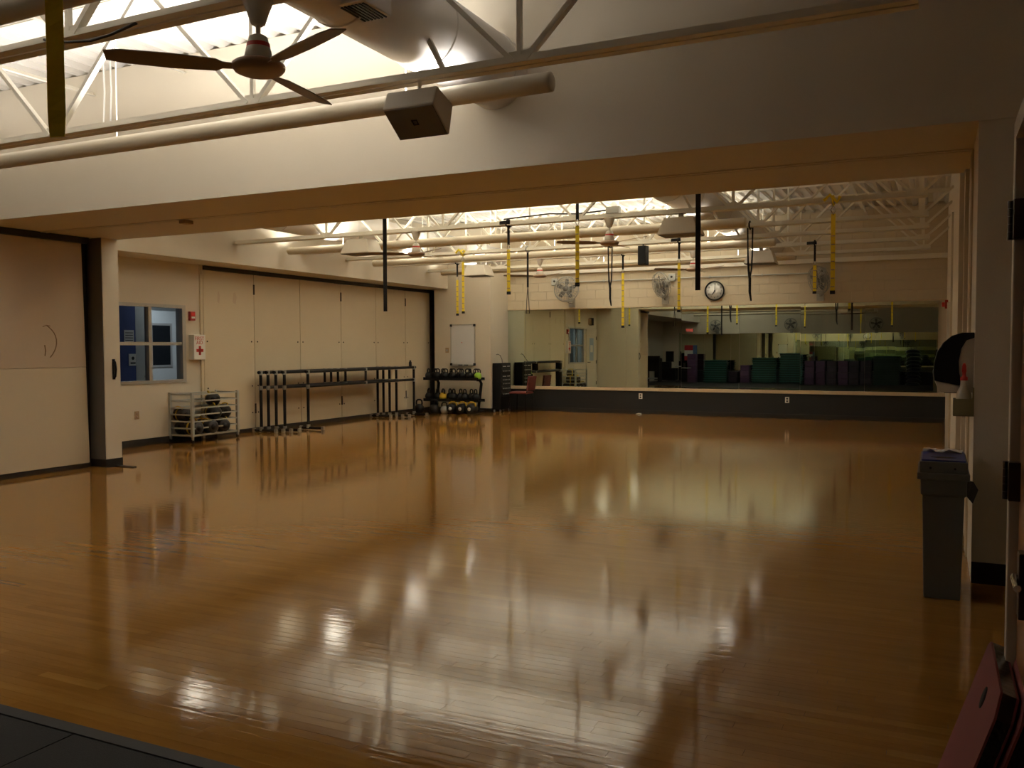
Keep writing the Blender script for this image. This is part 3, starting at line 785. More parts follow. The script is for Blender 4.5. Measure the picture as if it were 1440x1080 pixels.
strap('ya', -5.398, 11.16, 2.253, 'yellow strap on black anchor, left of the far-left wall fan', w=.046)
strap('yk', -1.114, 11.16, 2.134, 'bright yellow strap tied round a joist, rightmost of all', w=.05)
strap('bw', -6.495, 14.2, 2.10, 'thin black strap with cords over the left end of the mirror', w=.04)
strap('ya', -3.784, 14.2, 2.077, 'yellow strap on black anchor between second wall fan and clock', w=.046)
strap('yk', -7.793, 14.2, 2.135, 'yellow strap tied round a joist, right one of the pair above the whiteboard', w=.046)
strap('bb', -4.966, 14.2, 2.198, 'double black strap gathered into a tail, mid mirror', wob=0)
strap('ya', -8.738, 15.68, 2.161, 'yellow strap on black anchor, left one of the pair above the whiteboard', w=.046)
strap('ya', -5.234, 15.68, 1.87, 'longest yellow strap, reaching below the top of the mirror', w=.046)
strap('bb', -2.401, 12.87, 2.153, 'double thin black strap right of the clock')
strap('ya', -1.852, 15.68, 2.40, 'short yellow strap in front of the right wall fan', w=.055)

# ------------------------------------------------------------------ far wall fittings
def make_wall_fan(label, loc, yaw, pitch, group='round wall fans'):
    t = thing('wall_fan', label, 'fan', loc, group=group)
    head = Matrix.Rotation(yaw, 4, 'Z') @ Matrix.Rotation(pitch, 4, 'X')
    R = .285
    cg = MB()
    for (r, y) in ((R, 0), (R * .93, -.06), (R * .6, -.085), (R * .3, -.095), (R * .9, .07), (R * .5, .10)):
        cg.tube([(r * math.cos(a), y, r * math.sin(a)) for a in [2 * PI * k / 28 for k in range(28)]], .006 if r < R else .012, 5, closed=True)
    for k in range(26):
        a = 2 * PI * k / 26; c_, s_ = math.cos(a), math.sin(a)
        cg.tube([(.06 * c_, -.098, .06 * s_), (R * .6 * c_, -.085, R * .6 * s_), (R * .93 * c_, -.06, R * .93 * s_), (R * c_, 0, R * s_), (R * .9 * c_, .07, R * .9 * s_), (R * .5 * c_, .10, R * .5 * s_)], .0040, 4, cap=False)
    cg.xform(head).build('cage', 'fan_grille', t)
    for k in range(5):
        a = 2 * PI * k / 5 + .3; c_, s_ = math.cos(a), math.sin(a)
        pts = [(.05, -.025), (.12, -.055), (.2, -.06), (.235, -.02), (.22, .03), (.12, .035), (.05, .025)]
        vs = [(r * c_ - w * s_, -.02 + w * .35, r * s_ + w * c_) for r, w in pts] + [(r * c_ - w * s_, -.015 + w * .35, r * s_ + w * c_) for r, w in pts]
        n = len(pts)
        MB().add(vs, [tuple(range(n)), tuple(reversed(range(n, 2 * n)))] + [(i, n + i, n + (i + 1) % n, (i + 1) % n) for i in range(n)]).xform(head).build('blade', 'fan_dark', t)
    MB().lathe([(0, -.105), (.055, -.10), (.06, -.09), (.06, -.02), (0, -.02)], axis='y', n=16).xform(head).build('hub', 'fan_dark', t)
    MB().lathe([(.0, .05), (.085, .05), (.085, .17), (.06, .2), (0, .2)], axis='y', n=16).xform(head).build('motor', 'fan_grille', t)
    br = MB(); e = head @ Vector((0, .14, -.08)); wy = YF - loc[1] if loc[1] > 0 else YB + .0 - loc[1]
    sgn = 1 if loc[1] > 0 else -1
    br.tube([tuple(e), (e.x * .4, e.y, -.3), (0, wy - sgn * .05, -.3)], .018, 8); br.box(-.07, .07, min(wy - sgn * .0, wy - sgn * .06), max(wy - sgn * .0, wy - sgn * .06), -.40, -.2)
    br.build('bracket', 'fan_grille', t)
    return t
make_wall_fan('grey wall fan facing the camera, leftmost above the far mirror', (-7.58, YF - .36, 2.82), 0.12, -.1)
make_wall_fan('grey wall fan turned aside, between the first fan and the clock', (-5.37, YF - .36, 2.84), -.75, .25)
make_wall_fan('grey wall fan turned aside near the right end of the far wall', (-2.13, YF - .36, 2.83), -.85, .25)
cd = thing('conduit', 'thin grey conduit with square boxes across the far wall', 'pipe', (-8.0, YF - .03, 3.0))
MB().tube([(0, 0, 0), (2.3, 0, 0), (5.7, 0, .0)], .014, 8).build('pipe', 'galv', cd)
for bx in (0, 2.78, 5.9):
    q = MB().box(bx - .075, bx + .075, -.05, .035, -.06, .1).build('box', 'galv', cd, bevel=.008); MB().lathe([(.025, 0), (.025, -.012), (0, -.012)], (bx, -.05, .03), 'y', 10).build('knob', 'base', q)
for bx in (1.2, 3.6, 4.7): MB().box(bx - .012, bx + .012, -.018, .03, -.03, .03).build('clip', 'galv', cd)

ck = thing('wall_clock', 'round white wall clock with black rim reading seven o\'clock', 'clock', (-4.29, YF - .005, 2.70))
MB().lathe([(0, 0), (.205, 0), (.212, -.02), (.212, -.045), (.195, -.052), (.185, -.03), (.185, -.02), (0, -.02)], axis='y', n=40).build('rim', 'black_plastic', ck)
fcx = MB().lathe([(0, -.024), (.186, -.024), (.186, -.018)], axis='y', n=40).build('dial', 'clock_face', ck)
for h in range(1, 13):
    a = math.radians(90 - 30 * h); text('numeral', str(h), .045, 'print_black', fcx, (.145 * math.cos(a), -.0255, .145 * math.sin(a)), (PI / 2, 0, 0))
tk = MB()
for q in range(60):
    a = 2 * PI * q / 60; c_, s_ = math.cos(a), math.sin(a); tk.bar((.172 * c_, -.0255, .172 * s_), (.18 * c_, -.0255, .18 * s_), .002, .002)
tk.build('tick_marks', 'print_black', fcx)
a = math.radians(90 - 30 * 7); MB().bar((0, -.03, 0), (.095 * math.cos(a), -.03, .095 * math.sin(a)), .012, .004, (0, 1, 0)).build('hour_hand', 'print_black', ck)
a = math.radians(86); MB().bar((-.02 * math.cos(a), -.034, -.02 * math.sin(a)), (.14 * math.cos(a), -.034, .14 * math.sin(a)), .009, .003, (0, 1, 0)).build('minute_hand', 'print_black', ck)
MB().lathe([(.012, -.038), (.012, -.026)], axis='y', n=10).build('centre_cap', 'print_black', ck)

def outlet(label, loc, axis, m='white'):
    t = thing('wall_outlet', label, 'outlet', loc)
    if axis == 'y':
        MB().box(-.042, .042, -.008, 0, -.062, .062).build('plate', m, t, bevel=.003)
        for s in (-1, 1): MB().lathe([(.019, -.008), (.019, -.0105), (0, -.0105)], (0, 0, s * .026), 'y', 14).build('socket', 'print_black' if m == 'white' else 'fan_disc', t)
    else:
        MB().box(0, .008, -.042, .042, -.062, .062).build('plate', m, t, bevel=.003)
        for s in (-1, 1): MB().lathe([(.019, .008), (.019, .0105), (0, .0105)], (0, 0, s * .026), 'x', 14).build('socket', 'fan_disc', t)
outlet('white outlet on the charcoal wainscot, left of centre', (-5.94, YF - .0, .40), 'y')
outlet('white outlet on the charcoal wainscot, toward the right', (-2.77, YF - .0, .385), 'y')
outlet('tan outlet low on the left wall under the window', (XL + .0, 9.70, .48), 'x', 'tan_plastic')
pp = thing('paper_scrap', 'crumpled white paper scrap on the floor below the outlet', 'paper', (-5.95, YF - .12, 0))
MB().add([(-.07, -.03, .004), (.0, -.05, .018), (.08, -.02, .004), (.05, .04, .022), (-.04, .05, .006), (0, 0, .03), (0, 0, .002)], [(0, 1, 5), (1, 2, 5), (2, 3, 5), (3, 4, 5), (4, 0, 5), (1, 0, 6), (2, 1, 6), (3, 2, 6), (4, 3, 6), (0, 4, 6)]).build('sheet', 'paper', pp)

# whiteboard and switch on the bay
wbd = thing('whiteboard', 'upright whiteboard with thin frame on the cream wall bay', 'whiteboard', (-9.975, YW, 1.10))
MB().box(-.31, .31, -.014, 0, 0, .93).build('panel', 'whiteboard', wbd)
for a in ((-.325, -.305, -.01, .94), (.305, .325, -.01, .94)): MB().box(a[0], a[1], -.022, 0, a[2], a[3]).build('frame_side', 'alu', wbd, bevel=.003)
for a in ((-.012, .008), (.925, .945)): MB().box(-.325, .325, -.022, 0, a[0], a[1]).build('frame_rail', 'alu', wbd, bevel=.003)
for x in (-.31, .31):
    for z in (.01, .92): MB().box(x - .028, x + .028, -.026, 0, z - .028, z + .028).build('corner_cap', 'black_plastic', wbd, bevel=.006)
MB().box(-.29, .29, -.075, -.012, -.03, -.015).build('pen_tray', 'alu', wbd, bevel=.004)
MB().lathe([(.012, -.014), (.012, -.018), (0, -.018)], (-.02, 0, .52), 'y', 10).build('magnet', 'print_red', wbd)
for x, l in ((-.05, 'black marker on the whiteboard tray, left of two'), (.1, 'black marker on the whiteboard tray, right of two')):
    t = thing('marker', l, 'marker', (-9.975 + x, YW - .045, 1.096), group='markers on the whiteboard tray')
    MB().tube([(-.05, 0, 0), (.02, 0, 0)], .010, 8).build('barrel', 'print_black', t); MB().tube([(.02, 0, 0), (.055, 0, 0)], .011, 8).build('cap', 'black_plastic', t)
sw = thing('wall_switch', 'small pale switch plate left of the whiteboard', 'switch', (-10.40, YW, 1.44))
MB().box(-.045, .045, -.008, 0, -.06, .06).build('plate', 'tan_plastic', sw, bevel=.003); MB().box(-.02, .02, -.02, -.008, -.03, .02).build('toggle', 'grey_metal', sw)

# ------------------------------------------------------------------ left wall fittings
fa = thing('first_aid_box', 'white first aid box with red cross on the left wall', 'first aid box', (XL, 10.90, 1.32))
MB().box(0, .105, -.125, .125, 0, .41).build('cabinet', 'white', fa, bevel=.006)
fd = MB().box(.105, .118, -.125, .125, 0, .41).build('door', 'white', fa, bevel=.004)
MB().box(.118, .1192, -.075, .075, .125, .175).build('red_cross', 'print_red', fd); MB().box(.118, .1192, -.025, .025, .075, .225).build('red_cross', 'print_red', fd)
text('lettering', 'FIRST\nAID', .085, 'print_red', fd, (.1185, -.005, .31), (PI / 2, 0, PI / 2))
al = thing('fire_alarm', 'red fire alarm beside the window, above the first aid box', 'alarm', (XL, 10.83, 1.96))
MB().box(0, .05, -.055, .055, 0, .15).build('body', 'red', al, bevel=.008); MB().box(.05, .06, -.035, .035, .035, .065).build('handle', 'white', al, bevel=.003); MB().box(.05, .056, -.04, .04, .08, .13).build('lens', 'red_bright', al, bevel=.004)
al2 = thing('fire_alarm', 'red alarm on the right wall near the far mirror', 'alarm', (.19, 17.2, 2.15))
MB().box(-.05, 0, -.06, .06, 0, .15).build('body', 'red', al2, bevel=.008); MB().box(-.10, -.05, -.03, .03, .03, .11).build('horn', 'red_bright', al2, bevel=.01)
ax = thing('extension_box', 'small black box above the left door, seen in the mirror', 'box', (XL, 8.74, 2.3))
MB().box(0, .12, -.1, .06, 0, .26).build('body', 'black_plastic', ax, bevel=.008); MB().box(.0, .1, .06, .16, .02, .24).build('cover', 'tan_plastic', ax, bevel=.008)

tag(MB().tube([(-4.48, 3.36, 3.215), (-4.4, 3.355, 3.19), (-4.25, 3.352, 3.165), (-4.1, 3.352, 3.15), (-3.95, 3.352, 3.158), (-3.85, 3.36, 3.18), (-3.78, 3.37, 3.197)], .008, 8).build('cable', 'cable'), 'dark cable sagging under the joist left of the near ceiling fan', 'cable')
for x, l in ((-7.06, 'thin white cord hanging above the near tube light, left of two'), (-6.97, 'thin white cord hanging above the near tube light, right of two')):
    tag(MB().tube([(x, 5.9, ZD), (x + .01, 5.9, 3.9), (x - .01, 5.9, 3.62)], .009, 6).build('cord', 'white'), l, 'cord', 'white cords by the header')
# ------------------------------------------------------------------ wire cart with bags
ct = thing('wire_cart', 'grey metal rail cart on casters holding dark bags by the left wall', 'cart', (-10.79, 10.84, 0))
hx, hy = .235, .50
for sx in (-1, 1):
    for sy in (-1, 1):
        MB().box(sx * hx - .022, sx * hx + .022, sy * hy - .022, sy * hy + .022, .10, .80).build('post', 'galv', ct, bevel=.004)
        cs = MB(); cs.box(sx * hx - .014, sx * hx + .014, sy * hy - .016, sy * hy + .016, .05, .10)
        cs = cs.build('caster', 'grey_metal', ct); MB().lathe([(0, -.012), (.03, -.012), (.034, -.006), (.034, .006), (.03, .012), (0, .012)], (sx * hx, sy * hy, .034), 'x', 14).build('wheel', 'black_plastic', cs)
for k in range(7):
    z = .125 + k * .108
    for sx in (-1, 1): MB().box(sx * hx - .008, sx * hx + .008, -hy + .022, hy - .022, z - .011, z + .011).build('rail', 'galv', ct)
    for sy in (-1, 1): MB().box(-hx + .022, hx - .022, sy * hy - .008, sy * hy + .008, z - .011, z + .011).build('rail', 'galv', ct)
MB().box(-hx + .0, hx - .0, -hy + .0, hy - .0, .105, .113).build('floor_tray', 'galv', ct)
def make_bag():
    t = thing('grip_bag', 'x', 'exercise bag', (0, 0, 0), group='dark grip bags in the rail cart')
    MB().lathe([(0, -.15), (.075, -.15), (.105, -.13), (.118, -.06), (.12, 0), (.118, .06), (.105, .13), (.075, .15), (0, .15)], axis='y', n=18).build('body', 'med_ball', t)
    MB().lathe([(.1195, -.018), (.1235, -.016), (.1235, .016), (.1195, .018)], axis='y', n=20).build('band', 'yellow_plastic', t)
    MB().tube([(.0, -.10, .11), (0, -.07, .145), (0, 0, .152), (0, .07, .145), (0, .10, .11)], .011, 6).build('grip', 'yellow_plastic', t)
    MB().lathe([(.05, -.1505), (.05, -.153), (0, -.153)], axis='y', n=14).build('end_disc', 'black_plastic', t)
    return t
bg0 = make_bag()
bags = [(-.12, -.36, .44, 1.3, 'upper left, by the near wall post'), (.10, -.36, .235, 1.5, 'lower row, at the front near corner'), (-.10, -.33, .235, .1, 'lower row, near corner by the wall'), (.12, -.05, .235, 1.4, 'lower row, second from the near end'), (-.11, .02, .235, .9, 'lower row against the wall'), (.11, .24, .235, 1.2, 'lower row, third from the near end'),
        (-.1, .33, .235, .3, 'lower row at the far wall corner'), (.08, .10, .455, 1.1, 'middle row, left one'), (.02, .36, .455, 1.3, 'middle row, right one'), (-.02, .20, .665, .9, 'top of the pile')]
for i, (x, y, z, rz, w) in enumerate(bags):
    b = bg0 if i == 0 else dup(bg0, (0, 0, 0))
    b.location = (-10.79 + x, 10.84 + y, z); b.rotation_euler = (0, 0.5 * ((i % 3) - 1), rz); b['label'] = 'dark bag with yellow band in the cart, ' + w

# ------------------------------------------------------------------ portable barres
def make_barre(L):
    t = thing('ballet_barre', 'x', 'barre', (0, 0, 0), group='portable barres along the folding panels')
    MB().tube([(0, -.06, 1.07), (0, L + .06, 1.07)], .028, 10).build('top_rail', 'black', t)
    MB().tube([(0, 0, .80), (0, L, .80)], .026, 10).build('lower_rail', 'black', t)
    for y in (0, L):
        MB().tube([(0, y, .05), (0, y, 1.07)], .027, 10).build('leg', 'black', t)
        ft = MB().tube([(-.17, y, .036), (.33, y, .036)], .024, 10).build('foot', 'black', t)
        for x in (-.17, .33): MB().box(x - .028, x + .028, y - .028, y + .028, 0.0, .07).build('foot_cap', 'grey_metal', ft, bevel=.01)
        MB().tube([(0, y, .03), (0, y, .10)], .036, 10).build('joint', 'grey_metal', t)
        for z in (1.07, .80): MB().tube([(0, y, z - .045), (0, y, z + .032)], .036, 10).build('joint', 'grey_metal', t); 
    MB().tube([(0, L * .5, .80), (0, L * .5, 1.07)], .024, 10).build('mid_post', 'black', t)
    for z in (1.07, .80): MB().tube([(0, L * .5, z - .03), (0, L * .5, z + .034)], .034, 10).build('joint', 'grey_metal', t)
    return t
br0 = make_barre(3.66)
BRL = ['black portable barre, closest to the folding panels', 'black portable barre, second out from the folding panels', 'black portable barre, middle of the five nested ones', 'black portable barre, second from the front of the five', 'black portable barre, frontmost of the five, offset to the far end']
for i, (x, y) in enumerate(((-10.84, 12.24), (-10.76, 12.34), (-10.67, 12.44), (-10.56, 12.54), (-10.40, 13.0))):
    b = br0 if i == 0 else dup(br0, (0, 0, 0))
    b.location = (x, y, 0); b['label'] = BRL[i]
bt = thing('black_bottle', 'small black bottle standing on the far end of the barres', 'bottle', (-10.4, 16.52, 1.092))
MB().lathe([(0, 0), (.03, 0), (.032, .01), (.032, .09), (.02, .11), (0, .11)], n=14).build('body', 'black_plastic', bt); MB().lathe([(.018, .11), (.018, .135), (0, .135)], n=12).build('cap', 'black', bt)

# ------------------------------------------------------------------ kettlebell rack
RX0, RX1, RY = -10.70, -9.27, 17.72
rk = thing('weight_rack', 'black two-shelf weight rack in front of the whiteboard bay', 'rack', (-9.98, RY, 0))
def ry_shelf(z): return MB().box(RX0 + 9.98, RX1 + 9.98, -.16, .16, z - .035, z - .015).box(RX0 + 9.98, RX1 + 9.98, -.17, -.155, z - .045, z + .02).box(RX0 + 9.98, RX1 + 9.98, .155, .17, z - .045, z + .02)
ry_shelf(.80).build('shelf', 'black', rk); ry_shelf(.31).build('shelf', 'black', rk)
for sx in (-.50, .62):
    MB().tube([(sx - .02, .06, .0), (sx - .02, .06, .1), (sx + .03, .06, .45), (sx + .06, .06, .68), (sx + .04, .03, .755), (sx - .03, 0, .765)], .034, 8).build('upright', 'black', rk)
    MB().box(sx - .06, sx + .02, -.28, .30, 0, .05).build('foot', 'black', rk, bevel=.01)
MB().box(-.5, .62, .04, .08, .06, .10).build('cross_bar', 'black', rk)
def make_kb():
    t = thing('kettlebell', 'x', 'kettlebell', (0, 0, 0))
    MB().lathe([(0, 0), (.055, 0), (.07, .006), (.088, .045), (.092, .08), (.082, .12), (.06, .15), (.04, .165), (0, .168)], n=16).build('bell', 'black_plastic', t)
    MB().tube([(-.05, 0, .13), (-.062, 0, .18), (-.055, 0, .225), (-.028, 0, .245), (.028, 0, .245), (.055, 0, .225), (.062, 0, .18), (.05, 0, .13)], .015, 7).build('handle', 'black', t)
    return t
kb0 = make_kb(); used = []
def kb(x, y, z, s, label, group, rz=0, bell=None):
    t = kb0 if not used else dup(kb0, (0, 0, 0)); used.append(1)
    t.location = (x, y, z); t.scale = (s, s, s); t.rotation_euler = (0, 0, rz); t['label'] = label; t['group'] = group
    if bell:
        for c in t.children:
            if c.name.startswith('bell'): c.data = c.data.copy(); c.data.materials[0] = M[bell]
top_x = [-10.63, -10.52, -10.40, -10.29, -10.185, -10.08, -9.97, -9.865, -9.755, -9.645, -9.54, -9.435, -9.335]
for i, x in enumerate(top_x):
    last = i == len(top_x) - 1
    kb(x, RY + (.05 if i % 2 else -.04), .785, .92, ('lime green kettlebell at the right end of the top shelf' if last else 'black kettlebell on the top shelf, %s from the left' % ORD[i]), 'kettlebells on the top shelf', .3 * ((i * 7) % 5 - 2), 'green_vinyl' if last else None)
for i, x in enumerate((-10.63, -10.43, -10.25, -10.10, -9.97, -9.82, -9.68, -9.54, -9.40)):
    kb(x, RY + (.03 if i % 2 else -.03), .295, 1.02, ('yellow kettlebell among black ones on the lower shelf' if i == 2 else 'black kettlebell on the lower shelf, %s from the left' % ORD[i]), 'kettlebells on the lower shelf', .3 * ((i * 5) % 5 - 2), 'yellow_plastic' if i == 2 else None)
kb(-10.14, 17.55, 0, 1.0, 'pale grey kettlebell with dark handle on the floor under the rack', 'weights on the floor under the rack', .2, 'fan_grille')
for i, (x, y) in enumerate(((-10.72, 17.40), (-10.32, 17.40))): kb(x, y, 0, 1.25, 'large black kettlebell on the floor under the rack, %s' % ('leftmost' if i == 0 else 'second from left'), 'weights on the floor under the rack', .5 * i)
def make_drum():
    t = thing('grip_weight', 'x', 'weight', (0, 0, 0), group='yellow-handled weights under the rack')
    MB().lathe([(0, -.13), (.085, -.13), (.11, -.11), (.115, 0), (.11, .11), (.085, .13), (0, .13)], axis='y', n=18).build('drum', 'black_plastic', t)
    MB().lathe([(.042, -.1305), (.042, -.135), (0, -.135)], axis='y', n=14).build('end_disc', 'whiteboard', t)
    MB().tube([(-.10, 0, .06), (-.085, 0, .125), (-.04, 0, .155), (.04, 0, .155), (.085, 0, .125), (.10, 0, .06)], .018, 8).build('handle', 'yellow_plastic', t)
    return t
dr0 = make_drum()
for i, x in enumerate((-9.92, -9.67, -9.43)):
    d = dr0 if i == 0 else dup(dr0, (0, 0, 0))
    d.location = (x, 17.56, .115); d['label'] = 'black drum weight with yellow handle under the rack, ' + ('left', 'middle', 'right')[i] + ' of three'

# ------------------------------------------------------------------ sound rack and chair by the mirror
av = thing('equipment_rack', 'tall black audio equipment rack on casters beside the far mirror', 'audio rack', (-9.12, 18.47, 0))
MB().box(-.11, .10, -.27, .27, .07, 1.14).build('cabinet', 'black', av, bevel=.008)
for i, (z0_, z1_) in enumerate(((1.03, 1.11), (.90, 1.01), (.80, .88), (.72, .78), (.62, .70), (.5, .6), (.36, .48))):
    u_ = MB().box(.10, .115, -.24, .24, z0_, z1_).build('rack_unit', 'black_plastic', av, bevel=.003)
    if i in (0, 2): MB().box(.115, .122, -.18, -.02, z0_ + .025, z0_ + .04).build('display', 'white', u_); MB().box(.115, .122, .05, .18, z0_ + .025, z0_ + .04).build('display', 'white', u_)
    else:
        kn = MB()
        for q in range(5): kn.lathe([(.012, 0), (.012, .015), (0, .015)], (.115, -.16 + q * .08, (z0_ + z1_) / 2), 'x', 8)
        kn.build('knob', 'grey_metal', u_)
for sx in (-.08, .07):
    for sy in (-.23, .23):
        MB().lathe([(0, -.014), (.032, -.014), (.032, .014), (0, .014)], (sx, sy, .034), 'x', 12).build('caster', 'grey_metal', av)
tag(MB().tube([(-9.05, 18.35, 1.155), (-9.08, 18.4, 1.22), (-9.14, 18.42, 1.32), (-9.19, 18.4, 1.345), (-9.22, 18.38, 1.33)], .007, 6).build('loose_cable', 'cable'), 'thin dark cable curling up from the audio rack', 'cable')
ch = thing('stacking_chair', 'maroon upholstered chair with dark legs beside the audio rack', 'chair', (-8.66, 18.62, 0))
MB().box(-.25, .19, -.22, .22, .425, .475).build('seat', 'maroon', ch, bevel=.018)
MB().prism([(.185, .50), (.225, .50), (.275, .83), (.235, .84)], 'y', -.21, .21).build('backrest', 'maroon', ch, bevel=.012)
for sx in (-.22, .16):
    for sy in (-.19, .19): MB().tube([(sx * 1.12, sy * 1.1, 0), (sx, sy, .43)], .012, 8).build('leg', 'black', ch)
for sy in (-.19, .19): MB().tube([(.16, sy, .42), (.2, sy, .48), (.25, sy, .70)], .012, 8).build('back_frame', 'black', ch)

# ------------------------------------------------------------------ bin, dispenser, bottle, mats at the right
bn = thing('recycling_bin', 'tall slim grey bin with blue slotted lid by the right pier', 'bin', (.055, 5.98, 0))
vs = []
for z, hw, hl in ((0, .098, .215), (.62, .112, .25), (.625, .122, .262), (.74, .124, .268)):
    vs += [(-hw, -hl, z), (hw, -hl, z), (hw, hl, z), (-hw, hl, z)]
fs = [(3, 2, 1, 0)]
for i in range(3):
    b = i * 4
    for k in range(4): fs.append((b + k, b + (k + 1) % 4, b + 4 + (k + 1) % 4, b + 4 + k))
MB().add(vs, fs).build('body', 'grey_bin', bn, bevel=.006)
ld = MB().box(-.142, .138, -.285, .285, .715, .755).box(-.128, .126, -.275, .275, .755, .822).build('lid', 'grey_bin', bn, bevel=.006)
MB().box(-.118, .116, -.255, .262, .822, .832).build('lid_top', 'blue_lid', ld, bevel=.004)
MB().prism([(-.07, -.12), (-.03, -.15), (.03, -.15), (.07, -.12), (.03, -.09), (-.03, -.09)], 'z', .832, .8335).build('slot', 'black', ld)
for x in (-.07, .06): MB().lathe([(.007, 0), (.006, -.004), (0, -.004)], (x, -.275, .785), 'y', 8).build('rivet', 'black', ld)
bl_ = MB().add([(.12, -.2, .72), (.125, -.24, .62), (.155, -.22, .58), (.185, -.17, .655), (.16, -.16, .70), (.12, .05, .71), (.125, .06, .60), (.17, .0, .64)], [(0, 1, 2, 3, 4), (5, 7, 6), (0, 4, 7, 5), (4, 3, 7), (3, 2, 7), (2, 1, 6, 7)]).build('liner', 'bag', bn)
tw_ = thing('paper_towel', 'crumpled white paper towel lying on the blue bin lid', 'paper towel', (.05, 6.13, .832))
pv = []; pf_ = []
for i in range(7):
    for j in range(4):
        pv.append((-.105 + i * .035 + .01 * math.sin(j * 2), -.04 + j * .03 + .012 * math.sin(i * 1.7), 0.004 + .022 * (0.5 + .5 * math.sin(i * 1.9 + j * 2.3))))
for i in range(6):
    for j in range(3): pf_.append((i * 4 + j, i * 4 + j + 1, i * 4 + j + 5, i * 4 + j + 4))
n_ = len(pv); pv += [(x, y, max(.0005, z - .003)) for x, y, z in pv]; pf_ += [tuple(reversed([q + n_ for q in f])) for f in pf_]
MB().add(pv, pf_).build('sheet', 'paper', tw_)

dp = thing('towel_dispenser', 'black and grey curved paper towel dispenser on the right pier', 'dispenser', (XR, 6.33, 1.2))
cov = [(0, .385), (-.07, .385), (-.13, .365), (-.18, .32), (-.215, .26), (-.232, .19), (-.235, .12), (-.228, .075), (-.08, .045), (-.07, .06), (-.085, .13), (-.088, .2), (-.075, .28), (-.045, .335), (0, .35)]
MB().prism(cov, 'y', 0, .30).build('cover', 'black_plastic', dp, bevel=.006)
MB().prism([(0, .35), (-.045, .335), (-.075, .28), (-.088, .2), (-.085, .13), (-.07, .06), (-.08, .045), (-.225, .072), (-.205, .02), (-.19, .004), (-.17, 0), (0, 0)], 'y', .012, .288).build('housing', 'speaker', dp, bevel=.004)
MB().box(-.17, -.05, .05, .25, -.006, .002).build('outlet_slot', 'black', dp)
hb = thing('spray_bottle', 'pale bottle with red nozzle in a holder on the right pier', 'bottle', (.168, 6.30, 1.075))
MB().lathe([(0, 0), (.042, 0), (.045, .01), (.045, .11), (.036, .14), (.022, .165), (.02, .21), (0, .21)], n=18).build('bottle', 'soap', hb)
MB().lathe([(.022, .205), (.022, .225), (.012, .232), (.011, .255), (.014, .262), (.012, .30), (.006, .315), (0, .315)], n=12).build('nozzle', 'red_bright', hb)
hd = thing('bottle_holder', 'olive plastic holder on the right pier with the pale bottle in it', 'holder', (.168, 6.30, 1.055))
MB().box(-.06, .055, -.055, -.05, 0, .11).build('front', 'holder', hd); MB().box(-.06, .055, .05, .055, 0, .11).build('back', 'holder', hd)
MB().box(-.06, -.055, -.05, .05, 0, .11).build('side', 'holder', hd); MB().box(.05, .057, -.055, .055, 0, .18).build('back_plate', 'holder', hd); MB().box(-.06, .055, -.055, .055, 0, .006).build('bottom', 'holder', hd)

def mat_board(label, xt, yf_, yn, zt, xb, th=.045):
    t = thing('foam_mat', label, 'exercise mat', (xb, yn, 0), group='maroon foam mats leaning at the door')
    L = math.hypot(xt - xb, zt); Wd = yf_ - yn; ang = math.atan2(xt - xb, zt)
    mt = Matrix.Rotation(ang, 4, 'Y')
    c = .055
    poly = [(0, 0), (Wd, 0), (Wd, L - .02), (Wd - .03, L), (c, L), (0, L - c)]
    MB().prism(poly, 'x', 0, .006).xform(mt).build('face_sheet', 'red_mat', t)
    MB().prism([(u - (.0 if u == 0 else 0), w) for u, w in poly], 'x', .006, th - .006).xform(mt).build('foam_core', 'bag', t)
    MB().prism(poly, 'x', th - .006, th).xform(mt).build('back_sheet', 'red_mat', t)
    MB().lathe([(.032, 0), (.032, -.0015), (0, -.0015)], (0, Wd * .48, L - .095), 'x', 18).xform(mt).build('hole', 'black_fabric', t)
    return t
mat_board('maroon foam mat with a hanging hole, leaning in front', .166, 3.05, 2.53, .60, -.028)
mat_board('maroon foam mat leaning behind the front one, against the door', .222, 3.02, 2.50, .60, .032)

# ------------------------------------------------------------------ near half behind the camera, seen only in the far mirror
def make_step(label, m, group):
    t = thing('aerobic_step', label, 'exercise step', (0, 0, 0), group=group)
    MB().prism([(-.56, -.18), (-.52, -.2), (.52, -.2), (.56, -.18), (.56, .18), (.52, .2), (-.52, .2), (-.56, .18)], 'z', .075, .105).build('platform', 'step_dark', t)
    MB().box(-.52, .52, -.185, .185, 0, .075).build('riser_base', m, t, bevel=.01)
    for s in (-1, 1): MB().box(-.56, .56, min(s * .195, s * .212), max(s * .195, s * .212), .078, .102).build('edge_rim', 'step_rim' if m == 'step_green' else m, t)
    return t
RZ = -3.95
s0 = make_step('x', 'step_green', 'x'); first = [1]
def step_stack(x, n, which, sx=1.0, dark=False):
    for i in range(n):
        if first: t = s0; first.pop()
        else: t = dup(s0, (0, 0, 0))
        t.location = (x + .015 * ((i * 7) % 3 - 1), RZ + .01 * ((i * 5) % 3 - 1), .006 + .1065 * i); t.scale = (sx, 1, 1)
        t['label'] = '%s step, %s from the floor in %s' % ('dark green' if dark else 'teal', ORD[i], which)
        t['group'] = 'steps of ' + which
        if dark:
            for c in t.children:
                if not c.name.startswith('platform'): c.data = DK.setdefault(c.data.name, c.data.copy()); c.data.materials[0] = M['step_dark']
DK = {}
step_stack(-9.36, 10, 'the leftmost teal stack')
step_stack(-7.18, 11, 'the middle teal stack', 1.0)
step_stack(-5.94, 13, 'the tallest teal stack', 1.0)
step_stack(-1.93, 12, 'the dark green stack at the right', 1.0, True)
